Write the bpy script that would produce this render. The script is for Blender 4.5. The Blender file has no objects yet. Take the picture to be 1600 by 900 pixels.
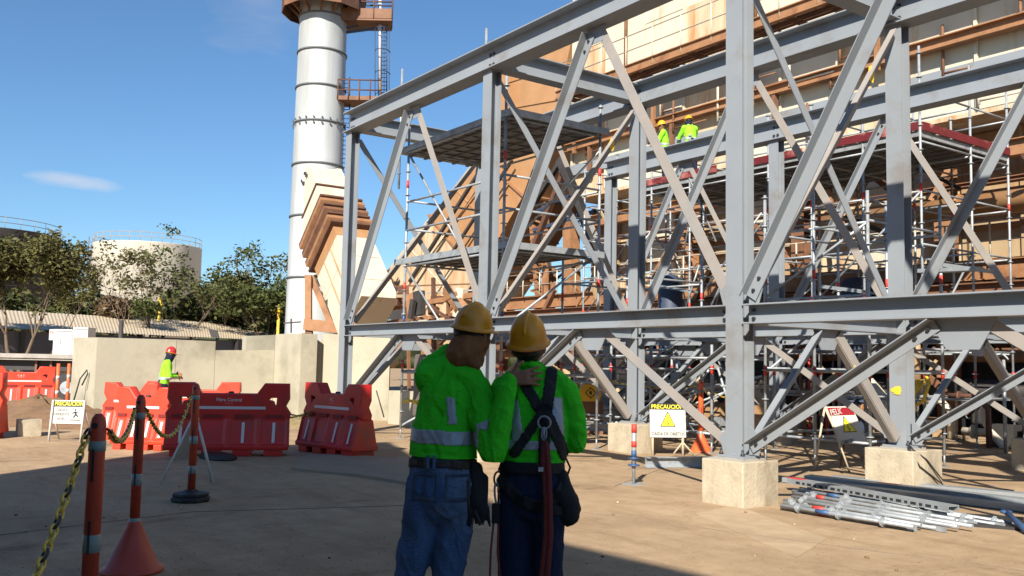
import bpy, bmesh, math, random
from mathutils import Vector, Matrix
import numpy as np
R = math.radians
random.seed(7)
S = bpy.context.scene
COL = S.collection

# ------------------------------------------------------------------ camera
# world axes: x runs along the rows of the steel frame (towards the near end), y across them (away), z up
CAM = Vector((17.967, -8.508, 1.56))
YAW, PITCH, ROLL, FPX = -0.62, 0.083, 0.0202, 1432.4
FWD = Vector((-math.cos(-YAW), math.sin(-YAW), 0)); RIGHT = Vector((math.sin(-YAW), math.cos(-YAW), 0)); UPV = Vector((0, 0, 1))
cf = (FWD*math.cos(PITCH)+UPV*math.sin(PITCH)).normalized()
cu = (-FWD*math.sin(PITCH)+UPV*math.cos(PITCH)).normalized()
cr = RIGHT.copy()
c_, s_ = math.cos(ROLL), math.sin(ROLL)
rx = (cr*c_ - (-cu)*s_); ry = (cr*s_ + (-cu)*c_)   # world directions of image right and image down
cd = bpy.data.cameras.new('camera'); cam = bpy.data.objects.new('camera', cd); COL.objects.link(cam)
cd.sensor_width = 36; cd.lens = 36*FPX/1600; cd.clip_start = .05; cd.clip_end = 3000
up_ = -ry; M = Matrix((rx, up_, -cf)).transposed().to_4x4(); M.translation = CAM
cam.matrix_world = M; S.camera = cam
S.render.resolution_x, S.render.resolution_y = 1024, 576

# ------------------------------------------------------------------ light
SUN = Vector((0.63, -0.77, 0.68)).normalized()
EL = math.asin(SUN.z); AZ = math.atan2(SUN.x, SUN.y)
w = bpy.data.worlds.new('World'); S.world = w; w.use_nodes = True
nt = w.node_tree; nd = nt.nodes; lk = nt.links; bg = nd['Background']
sky = nd.new('ShaderNodeTexSky'); sky.sky_type = 'NISHITA'; sky.sun_disc = False
sky.sun_elevation = EL; sky.sun_rotation = AZ; sky.air_density = 1.0; sky.dust_density = .3; sky.ozone_density = 2.6
bg.inputs['Strength'].default_value = .054
def wisp(prev, az_px, el_c, wid, hei, amt, seed):
    # a faint wisp of cirrus around one direction of the sky
    tc = nd.new('ShaderNodeTexCoord'); dt = az_px
    nrm = nd.new('ShaderNodeVectorMath'); nrm.operation = 'NORMALIZE'; lk.new(tc.outputs['Generated'], nrm.inputs[0])
    side = Vector((0, 0, 1)).cross(dt).normalized(); upd = dt.cross(side).normalized()
    outs = []
    for ax, sc in ((side, wid), (upd, hei)):
        d = nd.new('ShaderNodeVectorMath'); d.operation = 'DOT_PRODUCT'; lk.new(nrm.outputs[0], d.inputs[0]); d.inputs[1].default_value = ax/sc
        p = nd.new('ShaderNodeMath'); p.operation = 'POWER'; m = nd.new('ShaderNodeMath'); m.operation = 'ABSOLUTE'
        lk.new(d.outputs['Value'], m.inputs[0]); lk.new(m.outputs[0], p.inputs[0]); p.inputs[1].default_value = 2; outs.append(p)
    a = nd.new('ShaderNodeMath'); a.operation = 'ADD'; lk.new(outs[0].outputs[0], a.inputs[0]); lk.new(outs[1].outputs[0], a.inputs[1])
    n = nd.new('ShaderNodeTexNoise'); n.inputs['Scale'].default_value = 14; n.inputs['Detail'].default_value = 6
    mp = nd.new('ShaderNodeMapping'); mp.inputs['Scale'].default_value = (1, 1, 3.5); mp.inputs['Location'].default_value = (seed, 0, 0)
    lk.new(nrm.outputs[0], mp.inputs[0]); lk.new(mp.outputs[0], n.inputs['Vector'])
    n2 = nd.new('ShaderNodeMath'); n2.operation = 'MULTIPLY_ADD'; lk.new(n.outputs['Fac'], n2.inputs[0]); n2.inputs[1].default_value = 2.2; n2.inputs[2].default_value = -.35
    sb = nd.new('ShaderNodeMath'); sb.operation = 'SUBTRACT'; sb.use_clamp = True; lk.new(n2.outputs[0], sb.inputs[0]); lk.new(a.outputs[0], sb.inputs[1])
    mu = nd.new('ShaderNodeMath'); mu.operation = 'MULTIPLY'; mu.use_clamp = True; lk.new(sb.outputs[0], mu.inputs[0]); mu.inputs[1].default_value = amt
    fr = nd.new('ShaderNodeVectorMath'); fr.operation = 'DOT_PRODUCT'; lk.new(nrm.outputs[0], fr.inputs[0]); fr.inputs[1].default_value = dt
    gt = nd.new('ShaderNodeMath'); gt.operation = 'GREATER_THAN'; lk.new(fr.outputs['Value'], gt.inputs[0]); gt.inputs[1].default_value = 0
    m2 = nd.new('ShaderNodeMath'); m2.operation = 'MULTIPLY'; lk.new(mu.outputs[0], m2.inputs[0]); lk.new(gt.outputs[0], m2.inputs[1])
    mx = nd.new('ShaderNodeMix'); mx.data_type = 'RGBA'; lk.new(m2.outputs[0], mx.inputs['Factor'])
    lk.new(prev, mx.inputs['A']); mx.inputs['B'].default_value = (7.5, 7.4, 7.8, 1)
    return mx.outputs['Result']
def pdir(x, y):
    return (cf*FPX + rx*(x-800) + ry*(y-450)).normalized()
tint = nd.new('ShaderNodeMix'); tint.data_type = 'RGBA'; tint.blend_type = 'MULTIPLY'; tint.inputs['Factor'].default_value = 1
lk.new(sky.outputs[0], tint.inputs['A']); tint.inputs['B'].default_value = (.84, 1.12, 1.32, 1)
o1 = wisp(tint.outputs['Result'], pdir(122, 284), 0, .052, .010, .55, 3.1)
o2 = wisp(o1, pdir(405, 25), 0, .06, .05, .16, 8.2)
lk.new(o2, bg.inputs['Color'])
sd = bpy.data.lights.new('sun', 'SUN'); sd.energy = 5.0; sd.angle = R(.53); sd.color = (1, .915, .79)
so = bpy.data.objects.new('sun', sd); COL.objects.link(so)
so.rotation_euler = SUN.to_track_quat('Z', 'Y').to_euler(); so.location = (0, -20, 30)
S.view_settings.view_transform = 'Standard'; S.view_settings.look = 'None'; S.view_settings.exposure = 0.95; S.view_settings.gamma = 1
S.view_settings.use_curve_mapping = False

# ------------------------------------------------------------------ measuring helpers (surveyed points of the place)
def ray(x, y): return cf*FPX + rx*(x-800) + ry*(y-450)
def gp(x, y, z=0):
    r = ray(x, y); return CAM + r*((z-CAM.z)/r.z)
def rp(x, y, v):
    r = ray(x, y); return CAM + r*((v-CAM.y)/r.y)
def up(x, y, u):
    r = ray(x, y); return CAM + r*((u-CAM.x)/r.x)
def dp(x, y, D):
    r = ray(x, y); return CAM + r*(D/(r.x*FWD.x+r.y*FWD.y))

# ------------------------------------------------------------------ materials
MATS = {}
def mat(name, col, rough=.6, metal=0, var=.12, scale=6, bump=.0, bscale=60, dirt=None, dirt_amt=.4, streak=None, spec=.5, detail=6, dscale=None):
    if name in MATS: return MATS[name]
    m = bpy.data.materials.new(name); m.use_nodes = True; MATS[name] = m
    t = m.node_tree; n = t.nodes; l = t.links; b = n['Principled BSDF']
    b.inputs['Roughness'].default_value = rough; b.inputs['Metallic'].default_value = metal
    b.inputs['Specular IOR Level'].default_value = spec
    tc = n.new('ShaderNodeTexCoord')
    no = n.new('ShaderNodeTexNoise'); no.inputs['Scale'].default_value = scale; no.inputs['Detail'].default_value = detail; no.inputs['Roughness'].default_value = .62
    l.new(tc.outputs['Object'], no.inputs['Vector'])
    cr_ = n.new('ShaderNodeValToRGB'); cr_.color_ramp.elements[0].position = .28; cr_.color_ramp.elements[1].position = .72
    cr_.color_ramp.elements[0].color = tuple(max(0, c*(1-var)) for c in col)+(1,); cr_.color_ramp.elements[1].color = tuple(min(1, c*(1+var)) for c in col)+(1,)
    l.new(no.outputs['Fac'], cr_.inputs[0]); out = cr_.outputs[0]
    if dirt:
        n2 = n.new('ShaderNodeTexNoise'); n2.inputs['Scale'].default_value = dscale or scale*.45; n2.inputs['Detail'].default_value = 8; n2.inputs['Roughness'].default_value = .68
        mp = n.new('ShaderNodeMapping'); mp.inputs['Location'].default_value = (3.3, 7.1, 1.7)
        if streak: mp.inputs['Scale'].default_value = streak
        l.new(tc.outputs['Object'], mp.inputs[0]); l.new(mp.outputs[0], n2.inputs['Vector'])
        r2 = n.new('ShaderNodeMapRange'); r2.inputs['From Min'].default_value = .62-.34*dirt_amt; r2.inputs['From Max'].default_value = .80-.3*dirt_amt
        l.new(n2.outputs['Fac'], r2.inputs['Value'])
        mx = n.new('ShaderNodeMix'); mx.data_type = 'RGBA'; l.new(r2.outputs[0], mx.inputs['Factor']); l.new(out, mx.inputs['A']); mx.inputs['B'].default_value = dirt+(1,)
        out = mx.outputs['Result']
    l.new(out, b.inputs['Base Color'])
    if bump:
        n3 = n.new('ShaderNodeTexNoise'); n3.inputs['Scale'].default_value = bscale; n3.inputs['Detail'].default_value = 5
        l.new(tc.outputs['Object'], n3.inputs['Vector'])
        bp = n.new('ShaderNodeBump'); bp.inputs['Strength'].default_value = bump; bp.inputs['Distance'].default_value = .02
        l.new(n3.outputs['Fac'], bp.inputs['Height']); l.new(bp.outputs[0], b.inputs['Normal'])
    return m

M_STEEL = mat('grey_painted_steel', (.225, .250, .278), .55, 0, .05, 1.6, .05, 40, (.17, .15, .13), .22)
M_DUSTY = mat('dusty_painted_steel', (.285, .262, .240), .65, 0, .09, 3, .05, 40, (.25, .25, .255), .35)
M_BOLT = mat('dark_bolt_steel', (.05, .05, .055), .5, .6)
M_GALV = mat('galvanised_steel', (.33, .36, .385), .5, .3, .14, 9, .05, 60, (.20, .215, .23), .4)
M_PLANKM = mat('scaffold_plank_steel', (.16, .165, .17), .5, .4, .2, 6, .08, 50, (.12, .10, .085), .4)
M_REDT = mat('red_paint_mark', (.55, .045, .035), .55, 0, .15)
M_BLUET = mat('blue_paint_mark', (.035, .085, .2), .5, 0, .15)
M_YEL = mat('yellow_paint', (.72, .5, .04), .5, 0, .1)
M_CONC = mat('footing_concrete', (.42, .365, .27), .9, 0, .16, 5, .4, 28, (.23, .185, .125), .42, (1, 1, .35))
M_WALL = mat('wall_concrete', (.39, .36, .275), .85, 0, .08, 1.2, .2, 14, (.25, .23, .17), .42)
M_BROWN = mat('rust_brown_paint', (.18, .085, .045), .7, 0, .22, 3, .08, 30, (.12, .055, .03), .35)
M_BROWN2 = mat('orange_brown_paint', (.29, .145, .068), .7, 0, .16, 3, .06, 30, (.17, .075, .035), .35)
M_DBROWN = mat('dark_rust_steel', (.10, .045, .028), .75, 0, .3, 3)
M_ORDUCT = mat('ochre_duct_plate', (.36, .20, .095), .6, 0, .12, 1.5, .04, 20, (.34, .16, .06), .35, (1, 1, .3))
M_CREAM = mat('cream_cladding', (.54, .49, .39), .6, 0, .07, 1.2, .03, 20, (.46, .28, .13), .12, (1.6, 1.6, .16), dscale=1.1)
M_CREAMR = mat('cream_cladding_rusty', (.50, .41, .28), .65, 0, .1, 1.2, .03, 20, (.42, .20, .07), .45, (2.4, 2.4, .25), dscale=1.2)
M_TAN = mat('tan_cladding', (.37, .28, .17), .65, 0, .1, 1.2, .03, 20, (.33, .17, .07), .4, (1.4, 1.4, .3))
M_WHITE = mat('white_chimney_paint', (.41, .445, .47), .5, 0, .04, .5, .02, 10, (.24, .24, .22), .34, (1, 1, .10))
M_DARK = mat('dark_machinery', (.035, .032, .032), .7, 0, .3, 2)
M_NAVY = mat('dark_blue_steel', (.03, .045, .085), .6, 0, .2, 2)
M_BLACK = mat('black_rubber', (.02, .02, .022), .6, 0, .2, 8, .1, 40)
M_BARSHADE = mat('shaded_barrier_plastic', (.45, .016, .012), .42, 0, .14, 3, .05, 30, (.20, .035, .025), .34)  # barrier red darkened for the barriers standing in shade
M_BARSUN = mat('sunlit_barrier_plastic', (.62, .040, .014), .48, 0, .14, 3, .05, 30, (.36, .06, .03), .34)  # same plastic in a brighter red for the sunlit barriers
M_POSTSHADE = mat('shaded_post_plastic', (.44, .055, .025), .45, 0, .12, 5, .04, 40, (.26, .06, .04), .3)  # post orange darkened for the posts standing in shade
M_CONE = mat('orange_cone_plastic', (.78, .13, .04), .45, 0, .08, 5, .04, 40, (.55, .09, .04), .3)
M_REFL = mat('reflective_white_tape', (.50, .50, .50), .35, 0, .05)
M_REFG = mat('reflective_grey_green_tape', (.20, .26, .245), .35, 0, .08)
M_SIGNW = mat('sign_white', (.52, .51, .47), .5, 0, .04, 5, 0, 1, (.55, .5, .4), .2)
M_SIGNK = mat('sign_black', (.02, .02, .02), .5)
M_SIGNY = mat('sign_yellow', (.80, .74, .03), .5)
M_SIGNO = mat('sign_orange_yellow', (.85, .46, .02), .5)
M_SIGNR = mat('sign_red', (.26, .012, .02), .5)
M_WOOD = mat('pale_wood', (.45, .38, .27), .75, 0, .12, 8)
M_LEAF = mat('leaf_green', (.06, .072, .02), .6, 0, .45, 1.4, spec=.25)
M_LEAF2 = mat('leaf_olive', (.085, .082, .025), .6, 0, .4, 1.4, spec=.25)
M_LEAF3 = mat('leaf_dark', (.03, .038, .014), .6, 0, .4, 1.4, spec=.2)
M_BARK = mat('bark', (.13, .095, .065), .85, 0, .25, 10, .3, 30)
M_ROOF = mat('corrugated_roof_sheet', (.44, .365, .26), .6, 0, .08, .8, .02, 20, (.34, .27, .185), .25)
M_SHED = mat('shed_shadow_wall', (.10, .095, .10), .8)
M_TANK = mat('tank_cream', (.60, .56, .48), .6, 0, .05, .4, 0, 1, (.38, .32, .24), .25, (1, 1, .2))
M_TANKD = mat('tank_dark', (.07, .06, .055), .7, 0, .2, .6)
M_DIRT = mat('brown_dirt', (.19, .11, .058), .95, 0, .25, 5, .5, 18)

def ground_mat():
    m = bpy.data.materials.new('sandy_concrete_ground'); m.use_nodes = True; t = m.node_tree; n = t.nodes; l = t.links; b = n['Principled BSDF']
    b.inputs['Roughness'].default_value = .92; b.inputs['Specular IOR Level'].default_value = .25
    tc = n.new('ShaderNodeTexCoord')
    def noise(s, d, r=.6, loc=(0, 0, 0), sc=(1, 1, 1)):
        mp = n.new('ShaderNodeMapping'); mp.inputs['Location'].default_value = loc; mp.inputs['Scale'].default_value = sc
        l.new(tc.outputs['Object'], mp.inputs[0]); q = n.new('ShaderNodeTexNoise'); q.inputs['Scale'].default_value = s; q.inputs['Detail'].default_value = d; q.inputs['Roughness'].default_value = r
        l.new(mp.outputs[0], q.inputs['Vector']); return q.outputs['Fac']
    def ramp(f, a, c0, b_, c1):
        r = n.new('ShaderNodeValToRGB'); r.color_ramp.elements[0].position = a; r.color_ramp.elements[1].position = b_
        r.color_ramp.elements[0].color = c0+(1,); r.color_ramp.elements[1].color = c1+(1,); l.new(f, r.inputs[0]); return r.outputs[0]
    def mixc(f, a, b_, mode='MIX'):
        x = n.new('ShaderNodeMix'); x.data_type = 'RGBA'; x.blend_type = mode
        if isinstance(f, float): x.inputs['Factor'].default_value = f
        else: l.new(f, x.inputs['Factor'])
        l.new(a, x.inputs['A']); l.new(b_, x.inputs['B']); return x.outputs['Result']
    base = ramp(noise(.55, 8, .6), .32, (.37, .265, .165), .68, (.48, .355, .225))
    spots = ramp(noise(3.2, 9, .7, (5, 2, 0)), .30, (.72, .68, .64), .62, (1, 1, 1))
    c = mixc(.8, base, spots, 'MULTIPLY')
    fine = ramp(noise(38, 5, .7), .3, (.82, .80, .78), .7, (1.0, 1.0, 1.0)); c = mixc(.7, c, fine, 'MULTIPLY')
    # dark stains with a shape of their own
    st = ramp(noise(.9, 7, .7, (11, 4, 0), (1, .5, 1)), .56, (1, 1, 1), .68, (.55, .50, .47)); c = mixc(.85, c, st, 'MULTIPLY')
    tt = ramp(noise(1.1, 8, .72, (2, 9, 0), (.28, 1.6, 1)), .50, (1, 1, 1), .66, (.74, .70, .66)); c = mixc(.75, c, tt, 'MULTIPLY')
    gr = ramp(noise(120, 3, .8), .32, (.72, .70, .68), .55, (1, 1, 1)); c = mixc(.6, c, gr, 'MULTIPLY')
    # hairline cracks
    vo = n.new('ShaderNodeTexVoronoi'); vo.feature = 'DISTANCE_TO_EDGE'; vo.inputs['Scale'].default_value = .33
    mp = n.new('ShaderNodeMapping'); l.new(tc.outputs['Object'], mp.inputs[0])
    wn = n.new('ShaderNodeTexNoise'); wn.inputs['Scale'].default_value = 2.5; wn.inputs['Detail'].default_value = 5; l.new(tc.outputs['Object'], wn.inputs['Vector'])
    va = n.new('ShaderNodeVectorMath'); va.operation = 'MULTIPLY_ADD'; l.new(wn.outputs['Color'], va.inputs[0]); va.inputs[1].default_value = (.5, .5, .5); l.new(tc.outputs['Object'], va.inputs[2])
    l.new(va.outputs[0], vo.inputs['Vector'])
    ck = ramp(vo.outputs['Distance'], .0, (.5, .46, .43), .005, (1, 1, 1)); c = mixc(.35, c, ck, 'MULTIPLY')
    l.new(c, b.inputs['Base Color'])
    bp = n.new('ShaderNodeBump'); bp.inputs['Strength'].default_value = .35; bp.inputs['Distance'].default_value = .02
    l.new(noise(26, 8, .75), bp.inputs['Height']); l.new(bp.outputs[0], b.inputs['Normal'])
    return m
M_GROUND = ground_mat()

# ------------------------------------------------------------------ mesh builder
class MB:
    def __init__(s): s.v = []; s.f = []; s.sm = []
    def add(s, vs, fs, smooth=False):
        k = len(s.v); s.v += [Vector(q) for q in vs]; s.f += [tuple(i+k for i in f) for f in fs]; s.sm += [smooth]*len(fs); return s
    def box(s, a, b):
        x0, y0, z0 = a; x1, y1, z1 = b
        return s.add([(x0,y0,z0),(x1,y0,z0),(x1,y1,z0),(x0,y1,z0),(x0,y0,z1),(x1,y0,z1),(x1,y1,z1),(x0,y1,z1)],
                     [(0,3,2,1),(4,5,6,7),(0,1,5,4),(1,2,6,5),(2,3,7,6),(3,0,4,7)])
    def cbox(s, c, h, m=None):
        c = Vector(c); m = m or Matrix.Identity(3)
        vs = [c + m @ Vector((sx*h[0], sy*h[1], sz*h[2])) for sz in (-1,1) for sy in (-1,1) for sx in (-1,1)]
        return s.add(vs, [(0,2,3,1),(4,5,7,6),(0,1,5,4),(1,3,7,5),(3,2,6,7),(2,0,4,6)])
    def prism(s, prof, p0, p1, upv=(0,0,1), smooth=False):
        # prof: 2-D outline (side, up) swept from p0 to p1
        p0 = Vector(p0); p1 = Vector(p1); d = (p1-p0).normalized(); upv = Vector(upv)
        side = d.cross(upv).normalized(); u2 = side.cross(d).normalized(); n = len(prof)
        vs = [p + side*a + u2*b for p in (p0, p1) for a, b in prof]
        fs = [(i, (i+1)%n, n+(i+1)%n, n+i) for i in range(n)] + [tuple(range(n))[::-1], tuple(range(n, 2*n))]
        return s.add(vs, fs, smooth)
    def bar(s, p0, p1, w, h, upv=(0,0,1)):
        return s.prism([(-w/2,-h/2),(w/2,-h/2),(w/2,h/2),(-w/2,h/2)], p0, p1, upv)
    def tube(s, pts, r, n=8, cap=True, closed=False):
        pts = [Vector(q) for q in pts]; k = len(pts); rs = r if isinstance(r, (list, tuple)) else [r]*k
        vs = []; ref = None
        for i, p in enumerate(pts):
            if closed: d = pts[(i+1)%k]-pts[i-1]
            else: d = pts[min(i+1, k-1)]-pts[max(i-1, 0)]
            d = d.normalized()
            if ref is None: ref = Vector((0,0,1)) if abs(d.z) < .9 else Vector((1,0,0))
            a = d.cross(ref).normalized(); b = a.cross(d).normalized(); ref = b
            vs += [p + (a*math.cos(t)+b*math.sin(t))*rs[i] for t in (2*math.pi*j/n for j in range(n))]
        fs = []
        for i in range(k if closed else k-1):
            for j in range(n):
                q = (i+1)%k
                fs.append((i*n+j, i*n+(j+1)%n, q*n+(j+1)%n, q*n+j))
        s.add(vs, fs, True)
        if cap and not closed:
            o = len(s.v)-len(vs); s.f += [tuple(o+j for j in range(n))[::-1], tuple(o+(k-1)*n+j for j in range(n))]; s.sm += [False, False]
        return s
    def lathe(s, prof, n=20, c=(0,0,0), smooth=True, sx=1, sy=1):
        c = Vector(c); k = len(prof)
        vs = [c + Vector((r*sx*math.cos(t), r*sy*math.sin(t), z)) for r, z in prof for t in (2*math.pi*j/n for j in range(n))]
        fs = [(i*n+j, i*n+(j+1)%n, (i+1)*n+(j+1)%n, (i+1)*n+j) for i in range(k-1) for j in range(n)]
        s.add(vs, fs, smooth)
        o = len(s.v)-len(vs)
        s.f += [tuple(o+j for j in range(n))[::-1], tuple(o+(k-1)*n+j for j in range(n))]; s.sm += [False, False]; return s
    def poly(s, pts, th, nrm):
        # flat plate: outline pts, thickness th along nrm
        n = len(pts); nrm = Vector(nrm).normalized()*th
        vs = [Vector(p) for p in pts]+[Vector(p)+nrm for p in pts]
        return s.add(vs, [tuple(range(n))[::-1], tuple(range(n, 2*n))]+[(i, (i+1)%n, n+(i+1)%n, n+i) for i in range(n)])
    def xf(s, m):
        s.v = [m @ q for q in s.v]; return s
    def mesh(s, name, m, off=None):
        me = bpy.data.meshes.new(name); off = off or Vector((0,0,0))
        me.from_pydata([tuple(q-off) for q in s.v], [], s.f)
        if any(s.sm): me.polygons.foreach_set('use_smooth', s.sm)
        if isinstance(m, (list, tuple)):
            for q in m: me.materials.append(q)
        elif m: me.materials.append(m)
        me.update(); return me
def fix(me):
    b = bmesh.new(); b.from_mesh(me); bmesh.ops.recalc_face_normals(b, faces=b.faces); b.to_mesh(me); b.free()
def worldloc(o):
    p = Vector((0,0,0))
    while o: p = p+o.location; o = o.parent
    return p
def part(name, mb, m, parent=None, local=False, kind=None, label=None, bevel=0):
    me = mb.mesh(name, m, None if (local or parent is None) else worldloc(parent)); fix(me)
    o = bpy.data.objects.new(name, me); COL.objects.link(o)
    if parent: o.parent = parent
    if kind: o['kind'] = kind
    if label: o['label'] = label
    if bevel:
        bv = o.modifiers.new('bevel', 'BEVEL'); bv.width = bevel; bv.segments = 2; bv.limit_method = 'ANGLE'
    return o
def tag(o, label, cat, group=None, kind=None):
    if label: o['label'] = label
    if cat: o['category'] = cat
    if group: o['group'] = group
    if kind: o['kind'] = kind
    return o
def thing(name, label, cat, loc=(0,0,0), rz=0, group=None):
    o = bpy.data.objects.new(name, None); COL.objects.link(o); o.location = loc; o.rotation_euler = (0,0,rz); o.empty_display_size = .3
    return tag(o, label, cat, group)
def solo(name, mb, m, label, cat, group=None, loc=None, bevel=0):
    # a thing that is one mesh, origin at loc
    loc = Vector(loc) if loc is not None else Vector((0,0,0))
    me = mb.mesh(name, m, loc); fix(me); o = bpy.data.objects.new(name, me); COL.objects.link(o); o.location = loc
    if bevel:
        bv = o.modifiers.new('bevel', 'BEVEL'); bv.width = bevel; bv.segments = 2; bv.limit_method = 'ANGLE'
    return tag(o, label, cat, group)
def struct(name, mb, m):
    o = part(name, mb, m, kind='structure'); return o
def dup(root, loc, rz, label, scale=None):
    r = root.copy(); COL.objects.link(r); r.location = loc; r.rotation_euler = (0,0,rz); r['label'] = label
    if scale: r.scale = scale
    for ch in list(root.children):
        c = ch.copy(); COL.objects.link(c); c.parent = r
        for g in ch.children:
            d = g.copy(); COL.objects.link(d); d.parent = c
    return r
def text_mesh(txt, size, m, parent, mat4, name='lettering', th=.002, width=None):
    cu_ = bpy.data.curves.new('lettering', 'FONT'); cu_.body = txt; cu_.size = size; cu_.align_x = 'CENTER'; cu_.align_y = 'CENTER'; cu_.extrude = th/2; cu_.resolution_u = 2; cu_.offset = size*.012
    tmp = bpy.data.objects.new('lettering', cu_); COL.objects.link(tmp)
    dg = bpy.context.evaluated_depsgraph_get(); me = bpy.data.meshes.new_from_object(tmp.evaluated_get(dg))
    bpy.data.objects.remove(tmp); bpy.data.curves.remove(cu_)
    if width:
        xs = [v.co.x for v in me.vertices]; k = width/(max(xs)-min(xs))
        for v in me.vertices: v.co.x *= k
    me.materials.clear(); me.materials.append(m)
    o = bpy.data.objects.new(name, me); COL.objects.link(o); o.parent = parent; o.matrix_local = mat4; return o
def fr(loc, xa, ya):
    xa = Vector(xa).normalized(); ya = Vector(ya).normalized(); za = xa.cross(ya)
    m = Matrix((xa, ya, za)).transposed().to_4x4(); m.translation = Vector(loc); return m
def H_prof(w_, d_, tf=.014, tw=.01):
    a, b, t, q = w_/2, d_/2, tf, tw/2
    return [(-a,-b),(a,-b),(a,-b+t),(q,-b+t),(q,b-t),(a,b-t),(a,b),(-a,b),(-a,b-t),(-q,b-t),(-q,-b+t),(-a,-b+t)]
def L_prof(a, b, t=.012): return [(0,0),(a,0),(a,t),(t,t),(t,b),(0,b)]
# ------------------------------------------------------------------ ground
L = 5.3537; W2, W3 = 3.3726, 7.4618; ZT, ZB, LT, LB, ZF = 6.94, 6.50, 2.315, 2.085, .51
g = MB(); N = 60
g.add([(-900,-900,0),(900,-900,0),(900,900,0),(-900,900,0)], [(0,1,2,3)]); struct('ground', g, M_GROUND)
_unused = 0
M_SLAB = mat('worn_grey_concrete_slab', (.27, .205, .145), .92, 0, .12, 2.2, .3, 30, (.30, .22, .14), .4)
M_PATCH = mat('smooth_sand_coloured_patch', (.40, .295, .185), .92, 0, .14, 3, .2, 30, (.33, .235, .145), .7)
def sheet(name, pts, z, m, th=.0):
    b = MB(); b.poly([(p.x, p.y, z-.06) for p in pts], .06, (0,0,1)); return struct(name, b, m)
sheet('concrete_slab', [gp(455,735), gp(480,712), gp(560,714), gp(660,722), gp(652,760), gp(560,745)], .035, M_SLAB)
sheet('concrete_patch', [gp(1085,803), gp(1150,790), gp(1292,842), gp(1245,872)], .005, M_PATCH)
# shallow lips of cast slabs running through the yard
for k, (a, b_) in enumerate([((905,800),(1600,893)), ((300,800),(640,790)), ((0,836),(300,800)), ((1120,700),(960,760)), ((640,735),(905,800))]):
    p, q = gp(*a), gp(*b_); m = MB(); m.bar(Vector((p.x,p.y,.0)), Vector((q.x,q.y,.0)), .014, .010)
    struct('slab_joint', m, mat('joint_filler', (.2,.15,.11), .95))

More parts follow.
